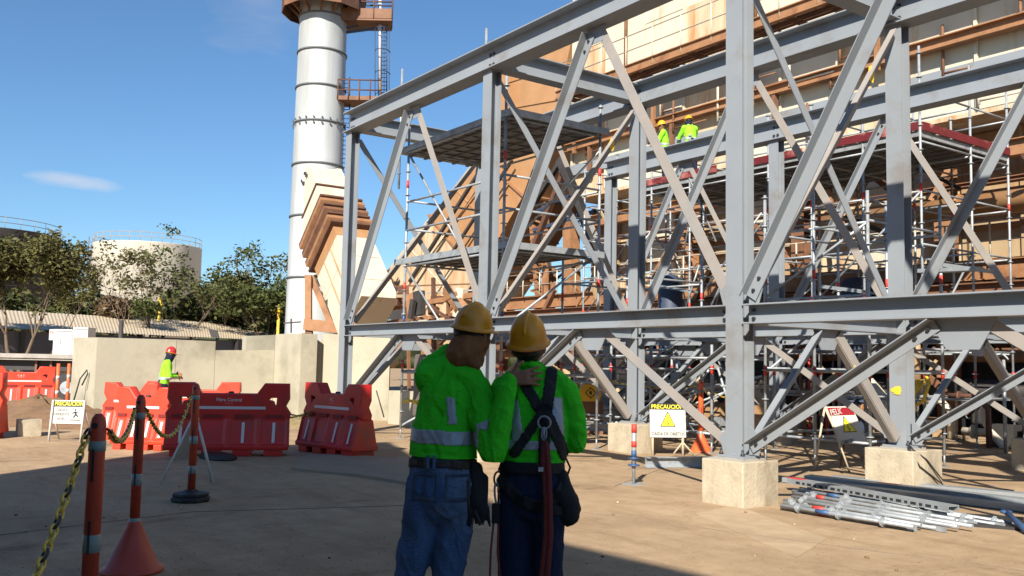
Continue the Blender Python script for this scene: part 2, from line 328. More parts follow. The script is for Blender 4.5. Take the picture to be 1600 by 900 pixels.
# ------------------------------------------------------------------ steel frame
frame = thing('steel_structure', 'grey painted steel frame of columns, beams and diagonal braces standing on concrete footings', 'steel structure', (L, W2, ZF))
BOLTS = MB()
def bolt(c, n, r=.022, h=.022):
    c = Vector(c); n = Vector(n).normalized(); BOLTS.tube([c, c+n*h], r, 6)
def spos(t): return t*L
HC = H_prof(.25, .21, .016, .012)
rows = [0, W2, W3]
for ri, v in enumerate(rows):
    for t in (0, 1, 2, 3):
        u = spos(t)
        b = MB(); b.prism(HC, (u, v, ZF+.05), (u, v, ZB-.012), (0,1,0))
        col = part('column', b, M_STEEL, frame)
        b = MB(); b.box((u-.2, v-.18, ZF+.025), (u+.2, v+.18, ZF+.05)); part('base_plate', b, M_STEEL, frame)
        b = MB(); b.box((u-.13, v-.13, ZB-.012), (u+.13, v+.13, ZB-.001)); part('cap_plate', b, M_STEEL, frame)
        for sx in (-1,1):
            for sy in (-1,1):
                BOLTS.tube([(u+sx*.16, v+sy*.14, ZF-.02), (u+sx*.16, v+sy*.14, ZF+.12)], .014, 6)
                BOLTS.tube([(u+sx*.16, v+sy*.14, ZF+.05), (u+sx*.16, v+sy*.14, ZF+.075)], .026, 6)
    # upper beam, one length per bay, spliced over the columns
    HB = H_prof(.36, ZT-ZB, .02, .012); HL = H_prof(.27, LT-LB, .016, .01)
    u0, u1 = -.16, 3*L+1.2
    xs = [u0, L+.004, 2*L+.004, u1]
    for a, c in zip(xs, xs[1:]):
        b = MB(); b.prism(HB, (a, v, (ZT+ZB)/2), (c-.004, v, (ZT+ZB)/2), (0,0,1)); part('beam', b, M_STEEL, frame)
    for t in (0, 1, 2, 3):
        for du in (-.05, .05):
            for z in (ZB+.12, ZB+.3):
                for k in (0,) : bolt((spos(t)+du, v-.006, z), (0,-1,0), .03)
    for t in range(3):
        a, c = spos(t)+.14, spos(t+1)-.14
        b = MB(); b.prism(HL, (a, v, (LT+LB)/2), (c, v, (LT+LB)/2), (0,0,1)); part('beam', b, M_STEEL, frame)
        for (uu, s_) in ((a, 1), (c, -1)):
            for z in (LB+.06, LT-.07): bolt((uu+s_*.08, v-.006, z), (0,-1,0), .024)
    # braces, an inverted V in each tier of each bay
    for t in range(3):
        for tier, (z0, z1) in enumerate(((ZF+.12, LB-.04), (LT+.06, ZB-.08))):
            um = spos(t)+L/2; w_ = (.13, .165)[tier] if ri == 0 else (.11, .13)[tier]
            gx = .3 if tier == 0 else .12
            # left leg: rises to the right
            p0 = Vector((spos(t)+.17, v, z0+.02)); p1 = Vector((um-gx*.8, v, z1-.02))
            d = (p1-p0).normalized(); sd_ = Vector((d.z, 0, -d.x)); o_ = -sd_*w_/2
            b = MB(); b.prism(L_prof(w_, .13 if ri == 0 else .11), p0+o_, p1+o_, (0,-1,0)); part('brace', b, M_STEEL, frame)
            for q in (.06, .16): bolt(p0+d*q*1.6+Vector((0,-.012,0)), (0,-1,0)); bolt(p1-d*q*1.6+Vector((0,-.012,0)), (0,-1,0))
            p0 = Vector((spos(t+1)-.17, v+.03, z0+.02)); p1 = Vector((um+gx*.8, v+.03, z1-.02))
            d = (p1-p0).normalized(); sd_ = Vector((d.z, 0, -d.x)); o_ = -sd_*w_/2
            b = MB(); b.prism([(0,0),(w_,0),(w_,.012),(.012,.012),(.012,-.09),(0,-.09)], p0+o_, p1+o_, (0,-1,0)); part('brace', b, M_DUSTY, frame)
            if tier == 0:
                b = MB(); b.poly([(um-.34, v+.012, LB-.004), (um+.34, v+.012, LB-.004), (um+.16, v+.012, LB-.3), (um-.16, v+.012, LB-.3)], .012, (0,1,0)); part('gusset_plate', b, M_STEEL, frame)
            else:
                b = MB(); b.poly([(um-.2, v+.012, ZB-.004), (um+.2, v+.012, ZB-.004), (um+.14, v+.012, ZB-.24), (um-.14, v+.012, ZB-.24)], .012, (0,1,0)); part('gusset_plate', b, M_STEEL, frame)
            for s_, tt in ((1, t), (-1, t+1)):
                uc = spos(tt)+s_*.126; zb_ = z0-.06
                b = MB(); b.poly([(uc, v+.014, zb_), (uc+s_*.14, v+.014, zb_), (uc+s_*.2, v+.014, zb_+.18), (uc, v+.014, zb_+.34)], .01, (0,1,0)); part('gusset_plate', b, M_STEEL, frame)
# transverse frames between the rows
for (va, vb) in ((0, W2), (W2, W3)):
    for t in (0, 1, 2, 3):
        u = spos(t)
        b = MB()
        if va == 0: b.prism(H_prof(.28, .36, .016, .012), (u, va+.12, ZT-.21), (u, vb-.12, ZT-.21), (0,0,1)); part('beam', b, M_STEEL, frame)
        b = MB(); b.prism(H_prof(.22, .21, .013, .01), (u, va+.125, LT-.125), (u, vb-.125, LT-.125), (0,0,1)); part('beam', b, M_STEEL, frame)
        vm = (va+vb)/2
        # lower tier: inverted V; upper tier: cross
        def leg(p0, p1, w_, m, sgn):
            p0, p1 = Vector(p0), Vector(p1); d = (p1-p0).normalized(); sd_ = d.cross(Vector((1,0,0))).normalized(); o_ = -sd_*w_/2
            b = MB(); b.prism([(0,0),(w_,0),(w_,.012),(.012,.012),(.012,.09*sgn),(0,.09*sgn)], p0+o_, p1+o_, (1,0,0)); part('brace', b, m, frame)
        leg((u+.01, va+.16, ZF+.14), (u+.01, vm-.2, LB-.06), .13, M_STEEL, 1)
        leg((u+.02, vb-.16, ZF+.14), (u+.02, vm+.2, LB-.06), .15, M_DUSTY, -1)
        b = MB(); b.poly([(u, vm-.3, LB-.002), (u, vm+.3, LB-.002), (u, vm+.14, LB-.26), (u, vm-.14, LB-.26)], .01, (1,0,0)); part('gusset_plate', b, M_STEEL, frame)
        if vb == W2:
            leg((u+.03, va+.16, LT+.08), (u+.03, vb-.16, ZB-.14), .13, M_DUSTY, 1)
            leg((u-.03, va+.16, ZB-.14), (u-.03, vb-.16, LT+.08), .13, M_STEEL, -1)
part('bolts', BOLTS, M_BOLT, frame, kind='stuff')
# chalk and spray marks on the steel
def mark(p, s, n, m, par=frame):
    n = Vector(n).normalized(); a = Vector((0,0,1)); b_ = n.cross(a).normalized(); rnd = random.Random(int(p[0]*91+p[2]*7))
    pts = []
    for k in range(9):
        th = 2*math.pi*k/9; rr = 1+rnd.uniform(-.25,.25); pts.append(Vector(p)+b_*s[0]*rr*math.cos(th)+a*s[1]*rr*math.sin(th))
    q = MB(); q.poly(pts, .003, n); part('paint_mark', q, m, par)
mark((2*L-.02, W2-.109, 1.32), (.075,.045), (0,-1,0), M_YEL)
mark((2*L+.005, W2-.113, 1.29), (.06,.04), (0,-1,0), M_YEL)
for t_ in (1, 2): mark((t_*L+.046, W2-.16-.55, LT+.08+(ZB-.14-LT-.08)*(1-.55/(W2-.32))), (.07,.12), (1,0,0), M_YEL)
mark((2*L+.035, W2/2+.55, 1.55), (.05,.09), (1,0,0), M_YEL)

# footings
def footing(u, v, a, h, label, gy=None):
    b = MB(); b.box((u-a, v-(gy or a), -.02), (u+a, v+(gy or a), h)); b2 = solo('concrete_footing', b, M_CONC, label, 'concrete footing', 'concrete footings under the steel columns', (u, v, 0), bevel=.012)
    gmb = MB(); gmb.box((u-.22, v-.2, h), (u+.22, v+.2, h+.024)); fl = MB(); fl.box((u+.05, v-(gy or a)-.004, .02), (u+.062, v-(gy or a)-.0005, h-.02)); fl.box((u-a*.55, v-(gy or a)-.003, .02), (u-a*.55+.006, v-(gy or a)-.0005, h-.02)); fl.box((u+a+.0005, v-.1, .02), (u+a+.004, v-.09, h-.02)); part('form_line', fl, M_CONC, b2, kind='stuff')
    o = part('grout_pad', gmb, mat('grey_grout', (.3,.29,.27), .9, 0, .2, 8, .2, 30), b2)
footing(2*L, 0, .31, ZF, 'big cream concrete block under the nearest front column')
footing(L, W2, .36, ZF, 'cream concrete block with a vertical joint, behind the red and blue jack post')
footing(2*L, W2, .36, ZF, 'cream concrete block with hanging cable beyond the pile of steel tubes')
footing(2*L, W3, .36, ZF, 'cream concrete block cut off by the right edge of the photo')
footing(L, W3, .30, ZF, 'shadow striped concrete block in the back row behind the nearest front column')
footing(0, W3, .30, ZF, 'small far concrete block in the back row behind the second worker')
footing(L, 0, .31, ZF, 'concrete block hidden behind the two workers at their legs')
footing(0, 0, .31, ZF, 'shaded concrete block behind the smaller red barrier at the far left column')
footing(0, W2, .31, ZF, 'concrete block under the far left column of the middle row')
footing(3*L, 0, .31, ZF, 'front row concrete block beyond the right edge of the photo')
footing(3*L, W2, .31, ZF, 'middle row concrete block beyond the right edge of the photo')
footing(3*L, W3, .31, ZF, 'back row concrete block beyond the right edge of the photo')
b = MB(); b.tube([(2*L+.2, W2-.2, ZF+.06), (2*L+.3, W2-.33, ZF+.02), (2*L+.37, W2-.22, ZF-.2), (2*L+.372, W2+.05, ZF-.33), (2*L+.42, W2+.32, .02), (2*L+.9, W2+.5, .015)], .012, 6)
b.tube([(2*L+.22, W2-.18, ZF+.05), (2*L+.33, W2-.3, ZF+.02), (2*L+.375, W2-.05, ZF-.12), (2*L+.40, W2+.30, .1), (2*L+1.1, W2+.8, .015)], .012, 6)
solo('cable', b, M_BLACK, 'black cable hanging over the right side of the concrete block', 'cable', loc=(2*L+.2, W2, 0))

# ------------------------------------------------------------------ scaffolding
def scaffold(name, label, group, us, vs, zs, ztop, decks=(), diag=(), toe=None, skip=(), r=.027, rails=None):
    u0, v0 = us[0], vs[0]; root = thing(name, label, 'scaffold', (u0, v0, 0), 0, group)
    C = MB(); RM = MB(); BM = MB()
    for u in us:
        for v in vs:
            if (u, v) in skip: continue
            zt = ztop(u, v) if callable(ztop) else ztop
            b = MB(); b.tube([(u, v, .2), (u, v, zt)], r, 8); b.tube([(u, v, 0.012), (u, v, .22)], .018, 6); b.box((u-.07, v-.07, 0.0), (u+.07, v+.07, .012)); part('standard', b, M_GALV, root)
            z = .55
            while z < zt:
                C.lathe([(r, -.012), (.062, -.006), (.062, .006), (r, .012)], 8, (u, v, z)); z += .5
            for zz in (1.45, 3.05, 5.2):
                if zz < zt: (RM if (zz*10) % 3 else RM).tube([(u, v, zz), (u, v, zz+.16)], r+.003, 8)
            if zt > 2.4: BM.tube([(u, v, 2.35), (u, v, 2.55)], r+.004, 8)
    for z in zs:
        for v in vs:
            for a, c in zip(us, us[1:]):
                if (a, v) in skip or (c, v) in skip: continue
                b = MB(); b.tube([(a, v, z), (c, v, z)], r*.85, 7); part('ledger', b, M_GALV, root)
        for u in us:
            for a, c in zip(vs, vs[1:]):
                if (u, a) in skip or (u, c) in skip: continue
                b = MB(); b.tube([(u, a, z+.03), (u, c, z+.03)], r*.85, 7); part('transom', b, M_GALV, root)
    for p, q in diag:
        b = MB(); b.tube([p, q], r*.85, 7); part('brace', b, M_GALV, root)
    for (a, c, d, e, z) in decks:  # u range, v range: planks run along u
        n = max(1, int((e-d)/.32)); wv = (e-d)/n
        for k in range(n):
            p = MB(); y0 = d+k*wv+.008; y1 = d+(k+1)*wv-.008
            p.box((a, y0, z-.045), (c, y1, z)); p.box((a, y0, z-.075), (c, y0+.02, z-.047)); p.box((a, y1-.02, z-.075), (c, y1, z-.047))
            x = a+.25
            while x < c-.1: p.box((x, y0+.022, z-.068), (x+.035, y1-.022, z-.047)); x += .42
            part('plank', p, M_PLANKM, root)
        p = MB(); p.bar((a-.03, d-.04, z-.06), (c+.03, d-.04, z-.06), .05, .12); part('deck_beam', p, M_GALV, root)
        p = MB(); p.bar((c+.03, d-.06, z-.06), (c+.03, e+.06, z-.06), .05, .12); part('deck_beam', p, M_GALV, root)
    if toe:
        for (p, q, h) in toe:
            p, q = Vector(p), Vector(q); k = max(1, round((q-p).length/2.3))
            for i in range(k):
                a = p.lerp(q, i/k); c = p.lerp(q, (i+1)/k); dd = (c-a).normalized()*.012
                b = MB(); b.bar(a+dd+Vector((0,0,h/2)), c-dd+Vector((0,0,h/2)), .03, h); part('toe_board', b, mat('red_toe_board', (.12,.011,.015), .6, 0, .18, 4, 0, 1, (.5,.2,.17), .25), root)
    part('couplers', C, M_GALV, root, kind='stuff')
    if RM.v: part('red_tape', RM, M_REDT, root, kind='stuff')
    if BM.v: part('blue_tape', BM, M_BLUET, root, kind='stuff')
    return root
G_SC = 'tube scaffolds standing among the steel frame'
scaffold('scaffold', 'tube scaffold with two board decks between the left columns, standing against blue sky', G_SC,
    [1.2, 4.75], [.72, 2.95], [1.35, 3.55, 4.3, 4.9, 5.95], lambda u, v: 6.9 if v < 1 else 6.6,
    decks=[(.55, 4.9, .75, 2.95, 6.1), (.8, 4.85, .75, 2.9, 3.72)],
    diag=[((1.2,.75,5.9),(3.3,.75,3.75)), ((1.2,.75,3.5),(2.9,.75,2.1)), ((1.2,2.95,3.8),(4.75,2.95,5.7)), ((1.2,.72,.25),(1.2,2.9,1.3)), ((4.75,.75,2.2),(4.75,2.95,3.7))])
scaffold('scaffold', 'tall tube scaffold with a red edged working deck behind the back row of columns', G_SC,
    [-2.6, -1.2, 0.2, 1.6, 2.9, 4.1, 5.3, 6.6, 7.9], [8.75, 10.7, 12.3], [1.0, 2.0, 3.0, 4.1, 5.2, 6.2, 7.25], lambda u, v: 7.6 if u < 7 else 8.2,
    decks=[(-.6, 7.85, 8.8, 12.3, 6.45), (1.0, 5.2, 8.8, 10.6, 3.0), (-2.5, .1, 8.8, 10.6, 1.9)],
    toe=[((-.6,8.7,6.45),(2.55,8.7,6.45),.17), ((3.1,8.7,6.42),(5.1,8.7,6.42),.17), ((5.4,8.7,6.45),(7.9,8.7,6.45),.17), ((7.95,8.75,6.45),(7.95,12.3,6.45),.17), ((-.6,12.35,6.45),(7.9,12.35,6.45),.17)],
    diag=[((0.2,8.75,1),(2.9,8.75,3)), ((5.3,8.75,3),(7.9,8.75,5.2)), ((2.9,8.75,4.1),(5.3,8.75,6.2)), ((-2.6,8.75,3),(.2,8.75,5.2)), ((7.9,8.75,2),(7.9,10.7,4.1)), ((5.3,8.75,1),(7.9,8.75,3))]+[((a_,v_,z_),(a_+b_,v_,z_+c__)) for a_,v_,z_,b_,c__ in [(random.uniform(-2.4,6), random.choice((8.72,10.67,12.27)), random.uniform(.3,4.8), random.uniform(-1.2,2.2), random.uniform(.8,2.2)) for _k in range(34)]])
scaffold('scaffold', 'lower tube scaffold with grey boards between the middle and back rows at the right', G_SC,
    [7.6, 8.6, 9.6], [4.3, 6.4], [.45, 1.55, 2.75, 3.9], lambda u, v: 4.6 if u < 9 else 4.4,
    decks=[(7.6, 9.7, 4.35, 6.4, 2.72)],
    diag=[((7.6,4.3,.45),(9.6,4.3,1.55)), ((7.6,4.3,2.8),(9.6,4.3,3.9)), ((7.6,4.3,1.5),(7.6,6.4,2.7))])
scaffold('scaffold', 'tube scaffold with diagonal ties beyond the right hand columns', G_SC,
    [10.2, 11.3, 12.3, 13.3, 14.4], [10.4, 12.3], [.8, 1.9, 3.0, 4.1, 5.2, 6.2], lambda u, v: 7.4,
    decks=[(10.2, 14.4, 10.45, 12.3, 3.05), (12.3, 14.4, 10.45, 12.3, 5.25)],
    diag=[((10.2,10.4,1.9),(12.3,10.4,4.1)), ((12.3,10.4,4.1),(14.4,10.4,6.2)), ((12.3,10.4,.8),(14.4,10.4,3.0)), ((12.3,10.4,3),(10.2,10.4,5.2))])
scaffold('scaffold', 'small tube scaffold with a loose board behind the second column from the left', G_SC,
    [1.6, 4.0], [4.6, 6.6], [.5, 1.5, 2.5, 3.4], lambda u, v: 4.0,
    decks=[(1.6, 4.0, 4.65, 6.6, 2.62)], diag=[((1.6,4.6,.5),(4.0,4.6,2.5)), ((4.0,4.6,1.5),(4.0,6.6,2.5))])
scaffold('scaffold', 'low tangle of scaffold tubes under the lower beams between the middle and back rows', G_SC,
    [2.2, 3.4, 4.6, 6.2], [4.5, 6.3], [.35, 1.2, 1.75], lambda u, v: 2.0,
    diag=[((random.uniform(2,6), random.uniform(4.4,6.4), random.uniform(.1,.9)), (random.uniform(2,6.2), random.uniform(4.4,6.4), random.uniform(1.0,1.9))) for _k in range(14)])
# short studs standing above the top beam
for x, v, t_, z in ((759,0,1,0), (628,0,0,0)):
    q = rp(x, 100 if x > 700 else 130, W2-.9)
    b = MB(); b.tube([(q.x, q.y, ZT-1.0), (q.x, q.y, rp(x, 45 if x > 700 else 108, W2-.9).z)], .03, 8); b.lathe([(.03,-.01),(.055,-.005),(.055,.005),(.03,.01)], 8, (q.x, q.y, ZT-.6))
    solo('scaffold_tube', b, M_GALV, 'bare scaffold tube sticking up above the top beam %s' % ('over the second column' if x > 700 else 'near its left end'), 'scaffold tube', 'scaffold tubes sticking up above the beam', (q.x, q.y, ZT-1))
# ------------------------------------------------------------------ boiler building behind the frame
VB = 14.0
bb = thing('boiler_building', 'tall cream clad boiler building with rust streaks, brown girders and a railed walkway', 'industrial building', (5, VB, 0))
rnd = random.Random(3)
x = -9.6; n = 0
while x < 30:
    b = MB(); b.box((x+.008, VB-.02*(n%2), 8.12), (x+1.992, VB+.35, 13.9)); part('cladding_panel', b, M_CREAM if n%3 else M_CREAMR, bb)
    b = MB(); b.box((x+.008, VB-.02*((n+1)%2), 13.91), (x+1.992, VB+.35, 20)); part('cladding_panel', b, M_CREAM, bb)
    b = MB(); b.box((x-.04, VB-.10, 8.2), (x+.04, VB-.021, 20)); part('cladding_rib', b, M_CREAM, bb)
    if n % 3 == 1:
        b = MB(); b.tube([(x+1.1, VB-.12, 12.3), (x+1.1, VB-.12, 20)], .06, 8); part('drain_pipe', b, M_BROWN2, bb)
    x += 2; n += 1
b = MB(); b.box((-9.6, VB+.36, 8.0), (30, VB+12, 20)); part('casing', b, M_CREAM, bb)
b = MB(); b.box((-9.62, VB-.08, 8.0), (30, VB+.3, 8.118)); part('bottom_lip', b, M_CREAMR, bb)
for zz in (9.86,):
    b = MB(); b.prism(H_prof(.3, .3, .03, .03), (-9.6, VB-.3, zz+.15), (30, VB-.3, zz+.15), (0,0,1)); part('girder', b, M_BROWN2, bb)
b = MB(); b.box((-9.6, VB-.16, 8.95), (30, VB-.11, 9.35)); part('girder', b, M_STEEL, bb)  # grey strip added where a band of shade crosses the cladding
x = -9
while x < 28:
    b = MB(); b.box((x-.06, VB-.5, 9.7), (x+.06, VB-.38, 11.0)); part('hanger_post', b, M_BROWN2, bb)
    b = MB(); b.box((x+.75, VB-.42, 8.9), (x+.87, VB-.3, 9.85)); part('hanger_post', b, M_BROWN, bb)
    x += 4.3
# walkway on brackets
ww = thing('walkway', 'brown steel walkway with thin cream handrails running along the cream wall', 'walkway', (5, 13, 11.6))
VW = 12.65
b = MB(); b.box((-9.0, VW-.03, 11.62), (30, VW+.03, 11.95)); b.box((-9.0, VW-.10, 11.62), (30, VW-.03, 11.65)); b.box((-9.0, VW-.10, 11.92), (30, VW-.03, 11.95)); part('fascia_channel', b, M_BROWN2, ww)
x = -9.0
while x < 30:
    b = MB()
    for k in range(6): b.box((x+.01, VW+.05+k*.21, 11.9), (x+1.29, VW+.05+k*.21+.17, 11.93))
    part('grating_panel', b, M_DBROWN, ww)
    b = MB(); b.box((x-.03, VW+.032, 11.7), (x+.03, VB-.1, 11.88)); part('bracket', b, M_BROWN, ww)
    b = MB(); b.tube([(x, VW-.03, 11.72), (x, VW-.03, 13.0)], .022, 6); part('rail_post', b, M_CREAM, ww)
    x += 1.3
for zz in (12.45, 12.98):
    b = MB(); b.tube([(-9.0, VW-.03, zz), (30, VW-.03, zz)], .02, 6); part('handrail', b, M_CREAM, ww)
b = MB()
for k in range(5): b.tube([(-9.0, VW+.1+k*.26, 11.66), (30, VW+.1+k*.26, 11.66)], .022, 5)
part('cable_run', b, M_DBROWN, ww, kind='stuff')

# lower works: set back casings, hoppers, brown girders, columns, pipes
lw = thing('support_steelwork', 'brown girders, columns and pipes carrying the cream casing above a dark undercroft', 'steelwork', (3, 15, 0))
for i, u in enumerate([-15.5, -12.2, -8.6, -4.2, .4, 5.0, 9.6, 14.2, 19]):
    b = MB(); b.prism(H_prof(.45, .4, .03, .02), (u, VB+.9, 0), (u, VB+.9, 7.98 if u > -9 else 4.2+(1.5 if i == 1 else 0)), (0,1,0)); part('column', b, M_BROWN2 if i % 2 else M_BROWN, lw)
for (a, c, v, z, h, m) in ((-17, 30, VB+.45, 4.15, .5, M_BROWN2), (-17, 30, VB+.3, 3.0, .2, M_BROWN), (-9, 30, VB+.3, 7.1, .42, M_BROWN2), (-9, 30, VB+.35, 6.35, .12, M_BROWN), (-17, 30, VB-1.2, 3.55, .25, M_BROWN), (-16, -4, VB-1.9, 2.75, .14, M_BROWN2)):
    b = MB(); b.prism(H_prof(.3, h, .025, .02), (a, v, z), (c, v, z), (0,0,1)); part('girder', b, m, lw)
x = -16.5
while x < 28:   # short handrail posts and stubs on the lower girder
    b = MB(); b.tube([(x, VB+.2, 4.4), (x, VB+.2, 5.35)], .025, 6); part('rail_post', b, M_CREAM, lw); x += 1.15
for zz in (4.85, 5.33):
    b = MB(); b.tube([(-16.5, VB+.2, zz), (28, VB+.2, zz)], .02, 6); part('handrail', b, M_CREAM, lw)
b = MB(); b.box((-16.9, VB+.62, 4.41), (30, VB+6, 4.46)); part('floor_plate', b, M_BROWN, lw)
cl = thing('lower_casing', 'tan plate casings with ribs set back under the cream wall', 'casing', (3, VB+1.7, 4.5))
XC = rp(928, 400, VB+1.6).x; x = XC; n = 0
while x < 28:
    b = MB(); b.box((x+.01, VB+1.6+.03*(n%2), 4.47), (x+1.52, VB+1.9, 7.97)); part('casing_panel', b, (M_TAN, M_CREAMR, M_CREAM, M_CREAMR, M_TAN, M_CREAM)[n%6], cl)
    b = MB(); b.box((x-.05, VB+1.5, 4.47), (x+.05, VB+1.599, 7.97)); part('casing_rib', b, M_TAN, cl)
    x += 1.53; n += 1
for zz in (5.4, 6.3, 7.2):
    b = MB(); b.box((XC, VB+1.42, zz), (28, VB+1.499, zz+.07)); part('casing_rail', b, M_BROWN2, cl)
for _k in range(70):
    a = Vector((rnd.uniform(-13, 18), rnd.uniform(12.3, 15.2), rnd.uniform(.3, 6.6))); c = a+Vector((rnd.uniform(-1.6,1.6), rnd.uniform(-.4,.4), rnd.uniform(-1.8,1.8))); b = MB(); r_ = rnd.uniform(.05,.16); b.bar(a, c, r_, r_, (0,1,0)); part('strut', b, rnd.choice([M_BROWN, M_BROWN2, M_DBROWN, M_DARK, M_TAN]), lw)
for _k in range(26):
    a = Vector((rnd.uniform(-9, 17), VB-rnd.uniform(.15,.4), rnd.uniform(8.2, 11))); b = MB(); b.tube([a, a+Vector((0,0,rnd.uniform(.3,1.4)))], .04, 6); b.tube([a+Vector((0,0,.1)), a+Vector((rnd.uniform(.3,1.6),0,.1))], .03, 6); part('conduit', b, rnd.choice([M_BROWN, M_CREAM, M_DBROWN, M_GALV]), bb)
# hoppers hanging in the undercroft
for i, u in enumerate([-3.6, 1.2, 5.9, 10.6, 15.2]):
    b = MB(); zt, zb = 4.05, 1.9; a, c = 1.7, .45; v0 = VB+2.9
    b.add([(u-a,v0-a,zt),(u+a,v0-a,zt),(u+a,v0+a,zt),(u-a,v0+a,zt),(u-c,v0-c,zb),(u+c,v0-c,zb),(u+c,v0+c,zb),(u-c,v0+c,zb)], [(0,3,2,1),(4,5,6,7),(0,1,5,4),(1,2,6,5),(2,3,7,6),(3,0,4,7)])
    solo('hopper', b, M_BROWN if i % 2 else M_DBROWN, ['rusty hopper at the left of the dark undercroft', 'dark hopper behind the second pair of columns', 'rusty hopper between the two tallest columns', 'dark hopper behind the right hand columns', 'rusty hopper at the right edge of the undercroft'][i], 'hopper', 'hoppers in the undercroft', (u, v0, zb))
# pipes and ducts across the undercroft
pipes = [((-14, 13.2, 2.0), (28, 13.2, 2.0), .17, M_BROWN), ((-14, 12.9, 2.55), (28, 12.9, 2.55), .10, M_TAN), ((-6, 15.6, 5.9), (28, 15.0, 5.9), .12, M_BROWN2), ((2, 13.6, 5.65), (28, 13.6, 5.65), .28, M_ORDUCT), ((3, 13.9, 3.4), (28, 13.9, 3.4), .42, M_DBROWN), ((-10, 13.4, 1.2), (12, 13.4, 1.2), .25, M_DARK)]
for i, (a, c, r, m) in enumerate(pipes):
    b = MB(); b.tube([a, c], r, 14)
    k = 0; y = a[0]+1
    while y < c[0]: 
        f = (y-a[0])/(c[0]-a[0]); q = Vector(a).lerp(Vector(c), f); b.tube([q-Vector((.03,0,0)), q+Vector((.03,0,0))], r*1.22, 14); y += 3.1
    solo('pipe', b, m, ['thick brown pipe low along the undercroft', 'thin tan pipe above the thick brown pipe', 'brown pipe slung below the cream wall', 'ochre duct pipe below the cream wall at the right', 'wide dark rust pipe in the undercroft at the right', 'dark pipe lowest in the undercroft'][i], 'pipe', 'pipes under the boiler building', a)
# dark plant filling the undercroft
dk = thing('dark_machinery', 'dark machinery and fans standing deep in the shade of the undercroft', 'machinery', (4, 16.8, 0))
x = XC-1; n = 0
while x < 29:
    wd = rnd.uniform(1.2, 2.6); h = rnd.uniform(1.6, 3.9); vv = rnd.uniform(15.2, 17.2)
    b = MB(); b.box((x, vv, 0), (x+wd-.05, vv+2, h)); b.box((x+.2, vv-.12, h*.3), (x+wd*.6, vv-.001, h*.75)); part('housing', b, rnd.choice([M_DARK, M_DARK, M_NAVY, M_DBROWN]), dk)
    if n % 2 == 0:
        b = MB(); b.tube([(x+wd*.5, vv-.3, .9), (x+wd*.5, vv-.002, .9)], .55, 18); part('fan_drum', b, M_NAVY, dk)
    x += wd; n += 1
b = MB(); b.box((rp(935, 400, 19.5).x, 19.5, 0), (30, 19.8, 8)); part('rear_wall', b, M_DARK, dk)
# blue pump skid and vertical vessel seen under the lower beam
for i, (u, v, r, h, m, lb) in enumerate(((-1.2, 10.9, .36, 4.3, M_NAVY, 'dark blue upright vessel behind the left end of the red edged deck'), (3.9, 12.4, .42, 4.0, M_NAVY, 'dark blue upright vessel between the two tallest columns'), (8.9, 12.9, .4, 5.2, M_DARK, 'dark upright vessel behind the right hand column'))):
    b = MB(); b.lathe([(r*.9, 0), (r, .1), (r, h-.3), (r*.6, h-.05), (.05, h)], 18, (u, v, 0))
    for z in (.8, 2.0, 3.2): b.lathe([(r, z-.04), (r*1.1, z-.03), (r*1.1, z+.03), (r, z+.04)], 18, (u, v, 0))
    solo('vessel', b, m, lb, 'vessel', 'upright vessels in the undercroft', (u, v, 0))
# yellow valves and rods, hoses: clutter on the floor of the undercroft
for i in range(120):
    u = rnd.uniform(-8, 15); v = rnd.uniform(9.0, 13.6); k = i % 4
    b = MB()
    if k == 0: a = rnd.uniform(0, 3.1); z = rnd.uniform(.05, 1.2); q = Vector((math.cos(a)*rnd.uniform(.6,1.4), math.sin(a)*rnd.uniform(.3,1), rnd.uniform(-.3,1.2))); b.bar((u,v,z), Vector((u,v,z+.3))+q, .1, .06); m = rnd.choice([M_WOOD, M_BROWN2, M_GALV, M_TAN]); nm, ct, lb = 'loose_board', 'board', 'tilted loose board in the cluttered undercroft'
    elif k == 1: s_ = rnd.uniform(.18,.42); b.box((u-s_, v-s_*.7, 0), (u+s_, v+s_*.7, s_*1.8)); b.box((u-s_*.8, v-s_*.71, s_*.5), (u+s_*.8, v-s_*.701, s_*1.2)); m = rnd.choice([M_DARK, M_BROWN, M_TAN, M_GALV, M_BLUET]); nm, ct, lb = 'equipment_box', 'box', 'equipment box in the cluttered undercroft'
    elif k == 2: r = rnd.uniform(.12,.25); z = rnd.uniform(.3,2.6); b.tube([(u-.5, v, z), (u+.1, v, z), (u+.35, v, z-.25), (u+.35, v, max(.02, z-1.1))], r*.5, 10); b.tube([(u-.3,v,z),(u-.24,v,z)], r*.9, 10); m = rnd.choice([M_BROWN2, M_TAN, M_DBROWN, M_CREAM]); nm, ct, lb = 'pipe_elbow', 'pipe', 'bent pipe piece hanging in the cluttered undercroft'
    else: z = rnd.uniform(.5,3.6); b.tube([(u, v, 0), (u, v, z)], .035, 6); b.tube([(u-.12+.24*j/8*1, v-.05, z+.10*math.sin(j/8*math.pi)) for j in range(9)], .02, 5); b.tube([(u, v-.05, z-.3), (u, v+.3, z-.32)], .05, 6); m = rnd.choice([M_YEL, M_BROWN2, M_GALV, M_REDT]); nm, ct, lb = 'valve_stem', 'valve', 'valve stem standing in the cluttered undercroft'
    tone = m.name.split('_')[0]+' '+m.name.split('_')[1]; pl_ = 'left' if u < -1 else ('middle' if u < 6.5 else 'right'); dpth = 'near its front' if v < 11.2 else 'towards its back'
    solo(nm, b, m, lb.replace('the cluttered undercroft', 'the %s of the undercroft, %s' % (pl_, dpth)).replace('floor of the the', 'floor at the')+', '+tone, ct, 'loose %s pieces in the undercroft' % nm.replace('_', ' '), (u, v, 0))

